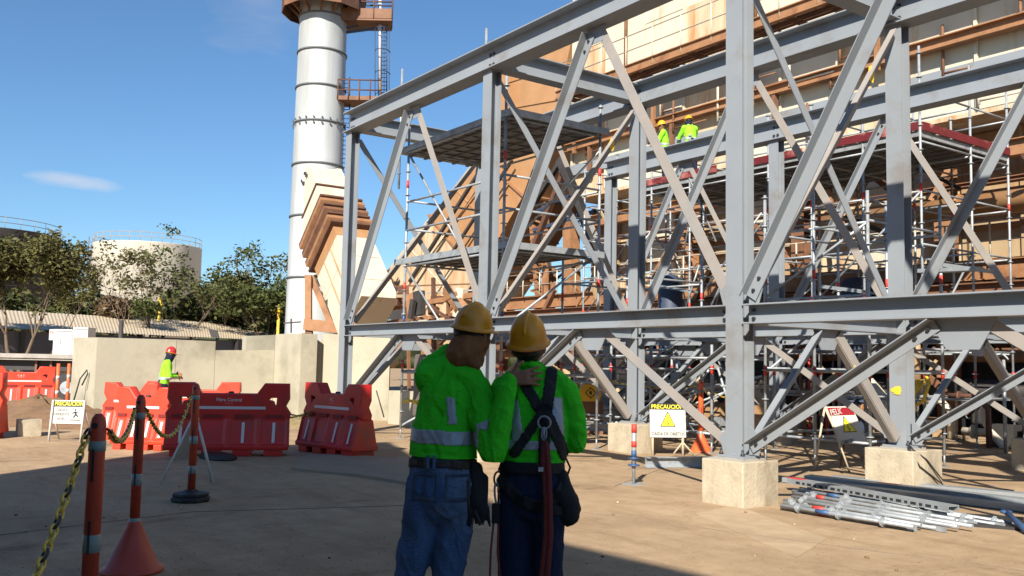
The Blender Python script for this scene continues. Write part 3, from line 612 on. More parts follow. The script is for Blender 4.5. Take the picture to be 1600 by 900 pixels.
# ------------------------------------------------------------------ big ochre duct
dct = thing('inclined_duct', 'big ochre steel duct that drops from the building and slants down to the left', 'duct', tuple(rp(700, 440, 15)))
def dsec(pl, pr, v0, v1): # section corners: lower-left edge and upper-right edge given on plane v0
    return [Vector(pl), Vector(pr), Vector((pr[0], v1, pr[2])), Vector((pl[0], v1, pl[2]))]
def loft(secs, name, m, par):
    b = MB(); n = len(secs[0]); vs = [q for s_ in secs for q in s_]; fs = []
    for i in range(len(secs)-1):
        for j in range(n): fs.append((i*n+j, i*n+(j+1)%n, (i+1)*n+(j+1)%n, (i+1)*n+j))
    fs += [tuple(range(n))[::-1], tuple((len(secs)-1)*n+j for j in range(n))]
    b.add(vs, fs); return part(name, b, m, par)
V0, V1 = 14.3, 17.6
_a = rp(778, 100, V0); _b = rp(897, 42, V0); _a.z = _b.z
A0 = dsec(_a, _b, V0, V1); A1 = dsec(rp(778, 212, V0), rp(862, 212, V0), V0, V1)
A1b = dsec(rp(752, 246, V0), rp(818, 305, V0), V0, V1)
A2 = dsec(rp(672, 338, V0), rp(745, 430, V0), V0, V1); A3 = dsec(rp(603, 425, V0), rp(690, 520, V0), V0, V1); A4 = dsec(rp(585, 470, V0), rp(650, 545, V0), V0, V1)
loft([A0, A1, A1b], 'upper_duct', M_ORDUCT, dct); loft([A1b, A2], 'slanting_duct', M_ORDUCT, dct); loft([A2, A3], 'slanting_duct', M_CREAMR, dct); loft([A3, A4], 'duct_foot', M_CREAM, dct)
def flange(sec, m, th=.1, grow=.16, name='flange', d=None):
    c = sum(sec, Vector())/4; o = [c+(q-c)*(1+grow/((q-c).length)) for q in sec]
    nrm = (sec[1]-sec[0]).cross(sec[3]-sec[0]).normalized()*th
    b = MB(); b.add([q-nrm/2 for q in o]+[q+nrm/2 for q in o], [(0,1,2,3),(4,5,6,7)]+[(i,(i+1)%4,4+(i+1)%4,4+i) for i in range(4)]); return part(name, b, m, dct if d is None else d)
for s_ in (A1b, A2, A3): flange(s_, M_BROWN2)
def mixsec(a, b_, t): return [p.lerp(q, t) for p, q in zip(a, b_)]
for t in (.5,): flange(mixsec(A1b, A2, t), M_ORDUCT, .06, .06, 'stiffener'); flange(mixsec(A2, A3, t), M_CREAM, .06, .06, 'stiffener')
for t in (.33, .66): flange(mixsec(A0, A1, t), M_ORDUCT, .08, .08, 'stiffener')
for f in (.35, .7):  # long ribs on the face
    for (sa, sb, m) in ((A1b, A2, M_ORDUCT), (A2, A3, M_CREAM)):
        p = sa[0].lerp(sa[1], f); q = sb[0].lerp(sb[1], f); b = MB(); b.bar(p+Vector((0,-.05,0)), q+Vector((0,-.05,0)), .08, .08, (0,1,0)); part('rib', b, m, dct)
# braced trestle and lattice tower around the duct
tr = thing('lattice_trestle', 'dark brown and rusty lattice trestle standing between the ochre duct and the cream building', 'trestle', tuple(gp(880, 640)))
def seg(a, b_, v, r, m, nm='brace'):
    p, q = rp(a[0], a[1], v), rp(b_[0], b_[1], v); b = MB(); b.bar(p, q, r, r, (0,1,0)); part(nm, b, m, tr)
for a, b_, v, r, m in (((828,300),(846,520),15.5,.22,M_BROWN2), ((850,298),(862,520),15.5,.22,M_BROWN2), ((874,250),(960,440),13.4,.24,M_DARK), ((876,262),(884,340),15,.14,M_DARK), ((884,262),(820,420),13.6,.2,M_DBROWN), ((740,470),(880,245),13.8,.18,M_DARK), ((892,345),(896,540),15,.5,M_BROWN2),
                       ((840,330),(905,300),14.8,.14,M_NAVY), ((835,360),(930,330),14.8,.14,M_NAVY), ((850,430),(940,400),14.8,.12,M_DARK), ((905,330),(960,460),14.6,.2,M_DARK), ((930,420),(905,500),14.6,.1,M_DARK), ((690,420),(800,250),13.9,.12,M_DARK), ((640,440),(772,232),13.9,.14,M_DARK)):
    seg(a, b_, v, r, m)
y = 310
while y < 500:
    seg((829,y),(852,y+8),15.4,.07,M_BROWN2,'lacing'); seg((852,y+8),(831,y+16),15.38,.06,M_BROWN,'lacing'); y += 16
# low gantry of brown rails and steelwork left of the workers (600-760, 440-510)
gt = thing('pipe_gantry', 'low brown pipe gantry with thin rails and rusty clutter behind the lower beam', 'gantry', tuple(gp(690, 640)))
def gseg(a, b_, v, r, m, nm): p, q = rp(a[0], a[1], v), rp(b_[0], b_[1], v); b = MB(); b.bar(p, q, r, r, (0,1,0)); part(nm, b, m, gt)
for a, b_, v, r, m, nm in (((546,492),(592,485),11,.16,M_BROWN,'girder'), ((560,440),(562,520),11.3,.1,M_BROWN2,'post'), ((582,452),(584,520),11.2,.1,M_DBROWN,'post'), ((548,470),(600,440),11.4,.07,M_BROWN2,'brace'), ((590,485),(760,458),11,.2,M_BROWN2,'girder'), ((590,505),(760,486),11,.12,M_BROWN,'girder'), ((600,448),(760,443),11.2,.06,M_BROWN,'rail'), ((600,462),(760,452),11.2,.05,M_WHITE,'rail'), ((636,446),(640,640),11,.12,M_BROWN,'post'), ((677,434),(680,640),11,.14,M_DBROWN,'post'), ((700,452),(702,640),11,.12,M_BROWN,'post'), ((745,440),(747,640),11,.12,M_BROWN2,'post'), ((600,470),(603,640),11,.1,M_DBROWN,'post'), ((640,480),(700,520),10.8,.08,M_BROWN2,'brace'), ((660,470),(720,510),10.6,.08,M_DBROWN,'brace'), ((715,520),(750,470),10.9,.07,M_GALV,'brace')):
    gseg(a, b_, v, r, m, nm)
for i in range(60):
    x0 = rnd.uniform(548, 770); y0 = rnd.uniform(462, 560); v = rnd.uniform(8.5, 13)
    q = rp(x0, y0, v); s_ = rnd.uniform(.08, .3); b = MB(); mtx = Matrix.Rotation(rnd.uniform(0,3), 3, 'Y') @ Matrix.Rotation(rnd.uniform(-.5,.5), 3, 'X')
    b.cbox(q, (s_*rnd.uniform(1,2.5), s_*.5, s_*rnd.uniform(.3,.9)), mtx); part('fitting', b, rnd.choice([M_BROWN, M_DBROWN, M_BROWN2, M_DARK, M_CREAM, M_TAN]), gt)

# ------------------------------------------------------------------ chimney
DC = 45.0; cb = dp(487, 512, DC); CX, CY = cb.x, cb.y; KY = 1432/DC
def hz(y, x=490): return dp(x, y, DC).z
ch = thing('chimney', 'tall white steel chimney with ring joints, rusty top platform and caged ladder', 'chimney', (CX, CY, 0))
r0, r1 = 41.5/KY, 37.5/KY
zt_ = hz(-40); ztop = zt_
def rad(z): return r0 + (r1-r0)*(z/hz(40))
b = MB(); b.lathe([(rad(0), 0)]+[(rad(z), z) for z in (2, 5, 10, 15, 20, 24)], 48, (CX, CY, 0)); part('shaft', b, M_WHITE, ch)
M_RING = mat('dark_weld_ring', (.10, .11, .12), .6, 0, .15)
for y in (28, 83, 138, 193, 258, 338, 433):
    z = hz(y+3); b = MB(); b.lathe([(rad(z)-.01, z-.045), (rad(z)+.06, z-.04), (rad(z)+.06, z+.04), (rad(z)-.01, z+.045)], 48, (CX, CY, 0)); part('ring', b, M_RING, ch)
z = hz(196); B2 = MB()
for k in range(20):
    th = 2*math.pi*k/20; p = Vector((CX+math.cos(th)*(rad(z)+.07), CY+math.sin(th)*(rad(z)+.07), z-.22)); B2.cbox(p+Vector((0,0,.08)), (.03,.03,.045)); B2.cbox(p+Vector((0,0,.34)), (.03,.03,.045))
part('ring_bolts', B2, M_RING, ch, kind='stuff')
# top platform: hexagonal skirt, brackets, side landing
zp = hz(36); zq = hz(-8)
n6 = 12; pr = 82/KY/1.0*.8
ring = [Vector((CX+math.cos(2*math.pi*k/n6)*pr, CY+math.sin(2*math.pi*k/n6)*pr, 0)) for k in range(n6)]
b = MB(); b.lathe([(rad(zq)+.02, hz(2)), (pr, hz(2)), (pr, hz(2)+.12), (rad(zq)+.02, hz(2)+.12)], n6, (CX, CY, 0), smooth=False); part('platform_floor', b, M_DBROWN, ch)
for k in range(n6):
    a, c = ring[k], ring[(k+1)%n6]
    b = MB(); b.bar(a+Vector((0,0,hz(10))), c+Vector((0,0,hz(10))), .05, .9, (0,0,1)); part('skirt_panel', b, M_BROWN if k % 2 else M_DBROWN, ch)
    b = MB(); b.bar(a*.98+Vector((CX,CY,0))*.02+Vector((0,0,hz(4))), Vector((CX+math.cos(2*math.pi*k/n6)*rad(20), CY+math.sin(2*math.pi*k/n6)*rad(20), hz(28))), .1, .1); part('bracket', b, M_BROWN, ch)
    b = MB(); b.tube([a+Vector((0,0,hz(4))), a+Vector((0,0,hz(-34)))], .05, 6); part('rail_post', b, M_DBROWN, ch)
for zz in (hz(-20), hz(-34)):
    b = MB(); b.tube([q+Vector((0,0,zz)) for q in ring], .045, 6, closed=True); part('handrail', b, M_DBROWN, ch)
# side landing to the right and its cage ladder
rr_ = RIGHT
def cp(x, y, dd=0): q = dp(x, y, DC+dd); return q
land = [cp(528,38,-.6), cp(612,46,-.6), cp(612,46,.9), cp(528,38,.9)]
land = [Vector((q.x, q.y, hz(38, 560))) for q in land]
b = MB(); b.poly(land, .12, (0,0,1)); part('landing_floor', b, M_BROWN, ch)
for i in range(4):
    a, c = land[i], land[(i+1)%4]
    if i != 3:
        b = MB(); b.bar(a+Vector((0,0,.35)), c+Vector((0,0,.35)), .05, .5, (0,0,1)); part('toe_plate', b, M_BROWN, ch)
        for zz in (.95, 1.35): b = MB(); b.tube([a+Vector((0,0,zz)), c+Vector((0,0,zz))], .04, 6); part('handrail', b, M_DBROWN, ch)
        for f in (0, .33, .66): q = a.lerp(c, f); b = MB(); b.tube([q+Vector((0,0,.1)), q+Vector((0,0,1.4))], .04, 6); part('rail_post', b, M_DBROWN, ch)
b = MB(); b.bar(cp(530,52), cp(606,42), .1, .12); b.bar(cp(530,46), cp(560,40), .08, .08); part('bracket', b, M_NAVY, ch)
def ladder(pa, pb, wd, nr, m, par, cage=0):
    pa, pb = Vector(pa), Vector(pb); sx = RIGHT*wd/2
    for s_ in (-1, 1): b = MB(); b.tube([pa+sx*s_, pb+sx*s_], .035, 6); part('ladder_rail', b, m, par)
    b = MB()
    for k in range(nr): q = pa.lerp(pb, (k+.5)/nr); b.tube([q-sx, q+sx], .025, 5)
    part('rungs', b, m, par, kind='stuff')
    if cage:
        nh = max(2, int((pa-pb).length/cage)); hoops = []
        for k in range(nh+1):
            q = pa.lerp(pb, k/nh); b = MB(); b.tube([q - FWD*(.62*math.sin(t)) + RIGHT*(.38*math.cos(t)) for t in [math.pi*j/8 for j in range(9)]], .022, 5); part('cage_hoop', b, m, par)
        for j in (1, 3, 4, 5, 7):
            t = math.pi*j/8; b = MB(); b.tube([pa - FWD*(.62*math.sin(t)) + RIGHT*(.38*math.cos(t)), pb - FWD*(.62*math.sin(t)) + RIGHT*(.38*math.cos(t))], .018, 5); part('cage_strip', b, m, par)
ladder(cp(598,48), cp(598,150), .4, 16, M_NAVY, ch, 1.0)
b = MB(); b.tube([cp(594,0), cp(594,142)], .09, 8); part('pipe', b, M_WHITE, ch)
ladder(cp(540,120), cp(540,300), .4, 26, M_NAVY, ch)
land = [Vector((q.x, q.y, hz(163, 560))) for q in (cp(533,0,-.8), cp(600,0,-.8), cp(600,0,.6), cp(533,0,.6))]
b = MB(); b.poly(land, .2, (0,0,1)); part('landing_floor', b, M_BROWN, ch)
for i in (0, 1):
    a, c = land[i], land[i+1]
    for zz in (.5, 1.0): b = MB(); b.tube([a+Vector((0,0,zz)), c+Vector((0,0,zz))], .035, 6); part('handrail', b, M_DBROWN, ch)
    for f in (0, .25, .5, .75): q = a.lerp(c, f); b = MB(); b.tube([q, q+Vector((0,0,1.05))], .035, 6); part('rail_post', b, M_DBROWN, ch)

# duct from the chimney with bellows
cdk = thing('chimney_duct', 'cream box duct with brown bellows slanting down out of the white chimney', 'duct', tuple(dp(530, 500, 43)))
th = R(47); ax = Vector((math.cos(th), 0, -math.sin(th))); bx = Vector((-math.sin(th), 0, -math.cos(th)))
o0 = dp(486, 268, 43.2)
def csec(s_, w0=0, grow=0): 
    o = o0 + ax*s_ - bx*grow - Vector((0,grow,0)); A = 1.75+2*grow; B = 2.6+2*grow
    return [o, o+bx*B, o+bx*B+Vector((0,A,0)), o+Vector((0,A,0))]
loft([csec(-.6), csec(1.05)], 'duct_section', M_CREAM, cdk); loft([csec(1.05), csec(2.1)], 'duct_section', M_CREAM, cdk)
flange(csec(1.02), M_DBROWN, .09, .1, 'flange', cdk)
s0 = 2.1
for k in range(3):
    loft([csec(s0, 0, .0), csec(s0+.17, 0, .24), csec(s0+.34, 0, .24), csec(s0+.5, 0, .0)], 'bellows_fold', (M_BROWN2, M_BROWN, M_BROWN2)[k], cdk); flange(csec(s0+.02), M_DBROWN, .12, .34, 'bellows_flange', cdk); s0 += .62
flange(csec(s0), M_DBROWN, .12, .34, 'bellows_flange', cdk)
loft([csec(s0), csec(s0+.7)], 'duct_section', M_ORDUCT, cdk)
loft([csec(s0+.7, 0, .02), csec(s0+4.6, 0, .02)], 'duct_section', M_CREAM, cdk)
for k in range(2): flange(csec(s0+2.0+k*1.5), M_CREAM, .05, .06, 'stiffener', cdk)
for f in (.3, .62):
    a, c = csec(s0+.75), csec(s0+4.6); p = a[0].lerp(a[1], f); q = c[0].lerp(c[1], f); b = MB(); b.bar(p+Vector((0,-.04,0)), q+Vector((0,-.04,0)), .07, .07, (0,1,0)); part('rib', b, M_TAN, cdk)
B2 = MB()
for k in range(5):
    q = csec(-.35)[0].lerp(csec(-.35)[1], .15+k*.18); B2.cbox(q+Vector((-.05,-.06,0)), (.05,.05,.07)); B2.cbox(q+ax*.16+Vector((0,-.06,0)), (.05,.05,.07))
part('duct_bolts', B2, M_DARK, cdk, kind='stuff')
sp = thing('duct_support', 'rust brown support frame under the chimney duct above the concrete wall', 'support frame', tuple(dp(500, 560, 41)))
def sseg(a, b_, D_, r, m, nm): b = MB(); b.bar(dp(a[0],a[1],D_), dp(b_[0],b_[1],D_), r, r, FWD); part(nm, b, m, sp)
for a, b_, D_, r, m, nm in (((482,430),(482,505),41,.28,M_BROWN2,'post'), ((486,432),(517,505),41.2,.26,M_BROWN2,'brace'), ((476,507),(530,512),41,.5,M_BROWN2,'beam'), ((510,470),(530,505),41.4,.5,M_DARK,'brace'), ((478,520),(478,600),41,.3,M_BROWN2,'post'), ((470,545),(500,548),41,.25,M_BROWN2,'beam'), ((470,548),(492,600),41,.2,M_BROWN2,'brace'), ((486,560),(470,600),41,.2,M_BROWN2,'brace'), ((443,505),(470,503),41,.06,M_DARK,'rail'), ((455,498),(455,520),41,.06,M_DARK,'rail'), ((483,515),(483,640),41,.3,M_BROWN,'post')):
    sseg(a, b_, D_, r, m, nm)

# ------------------------------------------------------------------ concrete walls
def wall_run(name, label, pts, th, grp=None):
    # pts: list of (x, y, ztop) along the base; stepped top
    root = thing(name, label, 'concrete wall', (pts[0][0], pts[0][1], 0), 0, grp)
    for (a, c) in zip(pts, pts[1:]):
        p, q = Vector((a[0], a[1], 0)), Vector((c[0], c[1], 0)); d = (q-p).normalized(); nn = Vector((-d.y, d.x, 0))
        if nn.dot(FWD) < 0: nn = -nn
        z0, z1 = a[2], c[2]
        b = MB(); vs = [p+d*.004, q-d*.004, q-d*.004+nn*th, p+d*.004+nn*th]
        b.add(vs+[vs[0]+Vector((0,0,z0)), vs[1]+Vector((0,0,z1)), vs[2]+Vector((0,0,z1)), vs[3]+Vector((0,0,z0))], [(0,3,2,1),(4,5,6,7),(0,1,5,4),(1,2,6,5),(2,3,7,6),(3,0,4,7)])
        part('wall_panel', b, M_WALL, root)
    return root
def zt(x, y, P): # height of pixel y over ground point P
    D_ = (P-CAM).dot(FWD); return dp(x, y, D_).z
P1, P2, P3, P4 = gp(108, 650), gp(145, 656), gp(425, 651), gp(466, 657)
w1 = thing('concrete_wall', 'long pale concrete wall with stepped top standing behind the red barriers', 'concrete wall', tuple(P2))
def wpanel(par, P, Q, z0, z1, th, nm='wall_panel', off=0):
    d = (Q-P).normalized(); nn = Vector((-d.y, d.x, 0)); nn = nn if nn.dot(FWD) > 0 else -nn
    P = P+nn*off; Q = Q+nn*off; vs = [P, Q, Q+nn*th, P+nn*th]
    b = MB(); b.add(vs+[vs[0]+Vector((0,0,z0)), vs[1]+Vector((0,0,z1)), vs[2]+Vector((0,0,z1)), vs[3]+Vector((0,0,z0))], [(0,3,2,1),(4,5,6,7),(0,1,5,4),(1,2,6,5),(2,3,7,6),(3,0,4,7)])
    return part(nm, b, M_WALL, par)
wpanel(w1, P1, P2-(P2-P1)*.02, zt(110,527,P1), zt(145,527,P2), .3)
Pm = P2.lerp(P3, .64); Pq = P2.lerp(P3, .42)
wpanel(w1, P2, Pq-(P3-P2)*.002, zt(145,527,P2), zt(240,530,Pq), .3); wpanel(w1, Pq, Pm, zt(240,530,Pq), zt(325,533,Pm), .3)
wpanel(w1, Pm+(P3-P2)*.002, P3, zt(325,547,Pm), zt(425,547,P3), .3)
wpanel(w1, P3+(P4-P3)*.01, P4, zt(425,522,P3), zt(465,521,P4), .45, 'pillar')
Pb = P3+FWD*1.4; Pa = Pm+FWD*1.4
wpanel(w1, Pa.lerp(Pb,.25), Pb, zt(350,524,Pa), zt(424,522,Pb), .3, 'rear_panel')
P5, P6, P7, P8 = gp(487, 655), gp(606, 657), gp(606, 662), gp(668, 668)
w2 = thing('concrete_wall', 'pale concrete wall seen through the leftmost column and braces of the frame', 'concrete wall', tuple(P5))
P55 = P5.lerp(P6, .1); 
wpanel(w2, P5, P55, zt(490,531,P5), zt(499,531,P55), .3); wpanel(w2, P55+(P6-P5)*.003, P6, zt(500,521,P55), zt(606,527,P6), .3); wpanel(w2, P7, P8, zt(606,610,P7), zt(660,610,P7), .5, 'pillar')
b = MB(); q = gp(625,672); b.box((q.x-.5, q.y+.6, 0), (q.x-.05, q.y+1.1, 1.75)); solo('switch_cabinet', b, mat('grey_brown_cabinet', (.12,.10,.09), .6), 'dark grey cabinet against the pale wall behind the scaffold pole', 'cabinet', loc=(q.x, q.y+.8, 0), bevel=.01)
# rebar and props leaning at the wall
for i, (a, c, D_, lb) in enumerate((((122,590),(133,575),0,'bent steel bar leaning on the left end of the pale wall'), ((588,610),(600,648),0,'thin dark bar leaning on the pale wall behind the scaffold'))):
    P = gp(118, 654) if i == 0 else gp(602, 662); dd = (P-CAM).dot(FWD)-.12
    b = MB(); pts = [dp(113,634,dd), dp(125,592,dd), dp(136,578,dd), dp(137,584,dd), dp(128,602,dd)] if i == 0 else [dp(588,610,dd), dp(600,652,dd)]
    b.tube(pts, .018, 6); solo('steel_bar', b, M_DARK, lb, 'steel bar', loc=tuple(pts[0]))

# ------------------------------------------------------------------ long shed with corrugated roof
def dpx(x, y, D_): return dp(x, y, D_)
SD1, SD2 = 46.0, 66.0
shed = thing('long_shed', 'long low shed with a sunlit corrugated sheet roof behind the concrete wall', 'shed', tuple(dp(0, 560, SD1)))
f0, f1 = dpx(-260, 503, SD1-6), dpx(470, 533, SD2); r0_, r1_ = dpx(-260, 468, SD1+1), dpx(470, 513, SD2+8)
f1.z = f0.z = (f0.z+f1.z)/2; r0_.z = r1_.z = (r0_.z+r1_.z)/2
nst = 130
for k in range(14):
    b = MB()
    for j in range(10):
        t0 = (k*10+j)/140; t1 = (k*10+j+.5)/140; t2 = (k*10+j+1)/140
        a0, a1, a2 = f0.lerp(f1, t0), f0.lerp(f1, t1), f0.lerp(f1, t2); c0, c1, c2 = r0_.lerp(r1_, t0), r0_.lerp(r1_, t1), r0_.lerp(r1_, t2)
        h = Vector((0,0,.03)); n = len(b.v); b.add([a0, a1+h, a2, c0, c1+h, c2], [(0,1,4,3),(1,2,5,4)])
    part('roof_sheet', b, M_ROOF, shed)
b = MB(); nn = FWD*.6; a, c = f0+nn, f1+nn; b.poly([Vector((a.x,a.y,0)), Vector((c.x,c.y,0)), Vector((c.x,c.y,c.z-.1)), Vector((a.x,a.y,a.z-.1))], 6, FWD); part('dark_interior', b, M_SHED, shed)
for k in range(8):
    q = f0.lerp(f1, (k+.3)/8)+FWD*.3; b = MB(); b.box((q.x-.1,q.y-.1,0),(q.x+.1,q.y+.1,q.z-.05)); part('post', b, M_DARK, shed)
b = MB(); b.poly([dpx(325,513,56), dpx(338,516,56), dpx(343,528,56), dpx(330,527,56)], .1, FWD); part('roof_gap', b, M_DARK, shed)
b = MB(); q = dpx(190,500,36); b.tube([Vector((q.x,q.y,0)), q], .09, 6); solo('dark_stub_post', b, M_DARK, 'short dark post rising over the concrete wall in front of the shed roof', 'post', loc=(q.x,q.y,0))
for i, (x, y0, y1, D_) in enumerate(((250, 465, 500, 62), (436, 475, 505, 62))):
    q = dp(x, y0, D_); b = MB(); b.tube([Vector((q.x,q.y,0)), q], .10, 8); b.cbox(q+Vector((0,0,-.5)), (.2,.2,.05)); solo('yellow_mast', b, M_YEL, ['yellow mast among the bare branches of the tallest tree', 'yellow mast beside the base of the white chimney'][i], 'mast', 'yellow masts beyond the shed', (q.x,q.y,0))

# ------------------------------------------------------------------ tanks
def tank(xl, xr, ytop, D_, m, label, rail=True):
    q = dp((xl+xr)/2, ytop, D_); rr = (xr-xl)/2*D_/1432; root = thing('storage_tank', label, 'storage tank', (q.x, q.y, 0), 0, 'storage tanks beyond the shed')
    b = MB(); b.lathe([(rr, 0), (rr, q.z-.05), (rr*1.005, q.z), (rr*.2, q.z+.12)], 56, (q.x, q.y, 0)); part('shell', b, m, root)
    for k in range(1, 5): b = MB(); z = q.z*k/5; b.lathe([(rr-.01, z-.03), (rr+.03, z), (rr-.01, z+.03)], 56, (q.x, q.y, 0)); part('weld_ring', b, m, root)
    for zz in (.5, 1.0): b = MB(); b.tube([(q.x+rr*.99*math.cos(t), q.y+rr*.99*math.sin(t), q.z+zz) for t in [2*math.pi*k/48 for k in range(48)]], .028, 5, closed=True); part('handrail', b, M_BROWN if m is M_TANKD else M_TAN, root)
    b = MB()
    for k in range(32): t = 2*math.pi*k/32; b.tube([(q.x+rr*.99*math.cos(t), q.y+rr*.99*math.sin(t), q.z), (q.x+rr*.99*math.cos(t), q.y+rr*.99*math.sin(t), q.z+1.0)], .022, 5)
    part('rail_posts', b, M_TAN, root, kind='stuff')
    # stair up the left side
    b = MB(); base = Vector((q.x, q.y, 0)) - RIGHT*(rr+.5)
    for k in range(int(q.z/.35)): b.cbox(base+Vector((0,0,.3+k*.35)), (.45,.45,.035), Matrix.Rotation(.6, 3, 'Z'))
    part('stair_treads', b, M_BROWN, root, kind='stuff')
    for s_ in (-1, 1): b = MB(); b.tube([base+FWD*.5*s_-RIGHT*.3, base+FWD*.5*s_-RIGHT*.3+Vector((0,0,q.z+1))], .05, 5); part('stair_rail', b, M_BROWN, root)
    return root
tank(152, 312, 386, 105, M_TANK, 'cream storage tank with a stair on its left side, behind the tallest tree')
tank(-150, 84, 366, 88, M_TANKD, 'dark storage tank with a thin roof rail, half hidden by the leftmost tree')

# ------------------------------------------------------------------ trees
def tree(x, ybase, ytop, D_, spread, label, leafm, nleaf=900, trunk_r=.12, levels=4, leaf=.16, forks=2, seed=0, bare=.0, grp='trees beyond the shed', crown_lo=.35, name='tree', trunks=1, dens=1.0):
    rg = random.Random(seed); q = dp(x, ytop, D_); H_ = q.z; root = thing(name, label, 'tree', (q.x, q.y, 0), 0, grp)
    tb = MB(); tips = []; lim = MB()
    def branch(p, d, ln, r, lv):
        pts = [p.copy()]; rs = [r]; dd = d.copy(); k = 4
        for i in range(k):
            dd = (dd + Vector((rg.uniform(-.22,.22), rg.uniform(-.22,.22), rg.uniform(-.04,.14)))).normalized()
            p = p + dd*ln/k; pts.append(p.copy()); rs.append(r*(1-.5*(i+1)/k))
            if lv <= 2: tips.append((p.copy(), lv))
            if lv <= levels-1 and i > 0 and lv > 0 and rg.random() < .5:
                nd_ = (dd + Vector((rg.uniform(-1,1), rg.uniform(-1,1), rg.uniform(-.1,.6)))*.75).normalized(); branch(p.copy(), nd_, ln*rg.uniform(.45,.65), rs[-1]*.6, lv-1)
        (tb if lv == levels else lim).tube(pts, rs, 6 if lv > 1 else 4, cap=False)
        if lv > 0:
            for j in range(forks+(rg.random() < .5)):
                nd_ = (dd + Vector((rg.uniform(-1,1), rg.uniform(-1,1), rg.uniform(-.15,.5)))*spread).normalized(); branch(p.copy(), nd_, ln*rg.uniform(.6,.8), rs[-1]*.75, lv-1)
    tot = sum(.72**i for i in range(levels+1))
    for tk in range(trunks):
        off = Vector((rg.uniform(-.6,.6), rg.uniform(-.6,.6), 0)) if trunks > 1 else Vector()
        branch(Vector((q.x, q.y, 0))+off, Vector((rg.uniform(-.1,.1), rg.uniform(-.1,.1), 1)).normalized(), H_/tot*1.02, trunk_r, levels)
    part('trunk', tb, M_BARK, root); part('limbs', lim, M_BARK, root, kind='stuff')
    nl = int(nleaf*dens); vs = []; fs = []
    zmn = dp(x, 487, D_).z; tips = [t_ for t_ in tips if t_[0].z > zmn] or tips[-3:]
    if tips:
        clumps = [rg.choice(tips)[0] for _ in range(max(12, nl//26))]
        for i in range(nl):
            c = rg.choice(clumps); s_ = leaf*rg.uniform(.55,1.3); p = c+Vector((rg.gauss(0,.30), rg.gauss(0,.30), rg.gauss(0,.24)))*(leaf/.16)
            a = Vector((rg.gauss(0,1), rg.gauss(0,1), rg.gauss(0,.6))).normalized(); b_ = a.cross(Vector((rg.gauss(0,1), rg.gauss(0,1), rg.gauss(0,1)))).normalized()
            k = len(vs); vs += [p-a*s_, p+b_*s_*.45, p+a*s_, p-b_*s_*.45]; fs.append((k,k+1,k+2,k+3))
    cm = MB(); cm.v = vs; cm.f = fs; cm.sm = [False]*len(fs)
    me = cm.mesh('crown', leafm, Vector((q.x,q.y,0))); o = bpy.data.objects.new('crown', me); COL.objects.link(o); o.parent = root; o['kind'] = 'stuff'
    return root
tree(20, 545, 366, 41, .5, 'dense olive green tree with two thin trunks at the far left edge', M_LEAF2, 11500, .13, 4, .115, 3, 5, trunks=2)
tree(-60, 545, 362, 44, .6, 'dense dark green tree cut off by the left edge of the photo', M_LEAF, 9500, .14, 4, .12, 3, 15)
tree(78, 545, 380, 46, .5, 'thin tree with bare twigs sticking up right of the leftmost tree', M_LEAF2, 2200, .09, 4, .10, 2, 9)
tree(160, 500, 475, 60, .7, 'low bushy tree with reddish olive leaves between the two tanks', mat('leaf_reddish', (.13,.085,.045), .6, 0, .4, 1.4), 1800, .12, 3, .2, 3, 22)
tree(250, 495, 366, 58, .62, 'tall open crowned tree with pale branches in front of the cream tank', M_LEAF2, 950, .13, 5, .15, 2, 31, trunks=2)
tree(305, 495, 372, 62, .65, 'open crowned tree just right of the tallest tree', M_LEAF, 1500, .13, 5, .16, 2, 37, trunks=2)
tree(200, 495, 462, 57, .6, 'low leafy tree in front of the lower left of the cream tank', M_LEAF, 700, .1, 4, .16, 2, 41)
tree(345, 495, 428, 66, .7, 'dense olive tree in the middle of the thicket', M_LEAF, 5200, .14, 4, .2, 3, 43)
tree(385, 495, 430, 68, .75, 'dense round tree right of the middle of the thicket', M_LEAF2, 5200, .14, 4, .2, 3, 47)
tree(425, 495, 366, 66, .5, 'tall thin tree with sparse leaves touching the white chimney', M_LEAF, 1300, .12, 5, .17, 2, 53, trunks=2)
tree(418, 495, 445, 63, .8, 'low bushy tree beside the foot of the white chimney', M_LEAF, 4200, .12, 4, .2, 3, 59)
tree(600, 560, 452, 75, .7, 'distant dark tree seen between the chimney duct and the ochre duct', M_LEAF, 3200, .14, 4, .24, 3, 61)
# thicket filling in behind and under the trees
vs = []; fs = []; rg = random.Random(77)
for i in range(15000):
    x_ = rg.uniform(-260, 455) ; top = 470+15*math.sin(x_*.037)+9*math.sin(x_*.11+1)
    if x_ < 60: top -= 22
    y_ = rg.uniform(top, 520)+rg.gauss(0,3); p = dp(x_, y_, rg.uniform(66, 76)); s_ = rg.uniform(.16,.42)
    a = Vector((rg.gauss(0,1), rg.gauss(0,1), rg.gauss(0,.6))).normalized(); b_ = a.cross(Vector((rg.gauss(0,1), rg.gauss(0,1), rg.gauss(0,1)))).normalized(); k = len(vs)
    vs += [p-a*s_, p+b_*s_*.5, p+a*s_, p-b_*s_*.5]; fs.append((k,k+1,k+2,k+3))
cm = MB(); cm.v = vs; cm.f = fs; cm.sm = [False]*len(fs); me = cm.mesh('thicket', [M_LEAF, M_LEAF3, M_LEAF2]); me.polygons.foreach_set('material_index', [rg.choice((0,1,1,2)) for _ in fs])
o = bpy.data.objects.new('thicket', me); COL.objects.link(o); tag(o, 'dark green thicket of leaves behind the shed roof', 'thicket', kind='stuff')
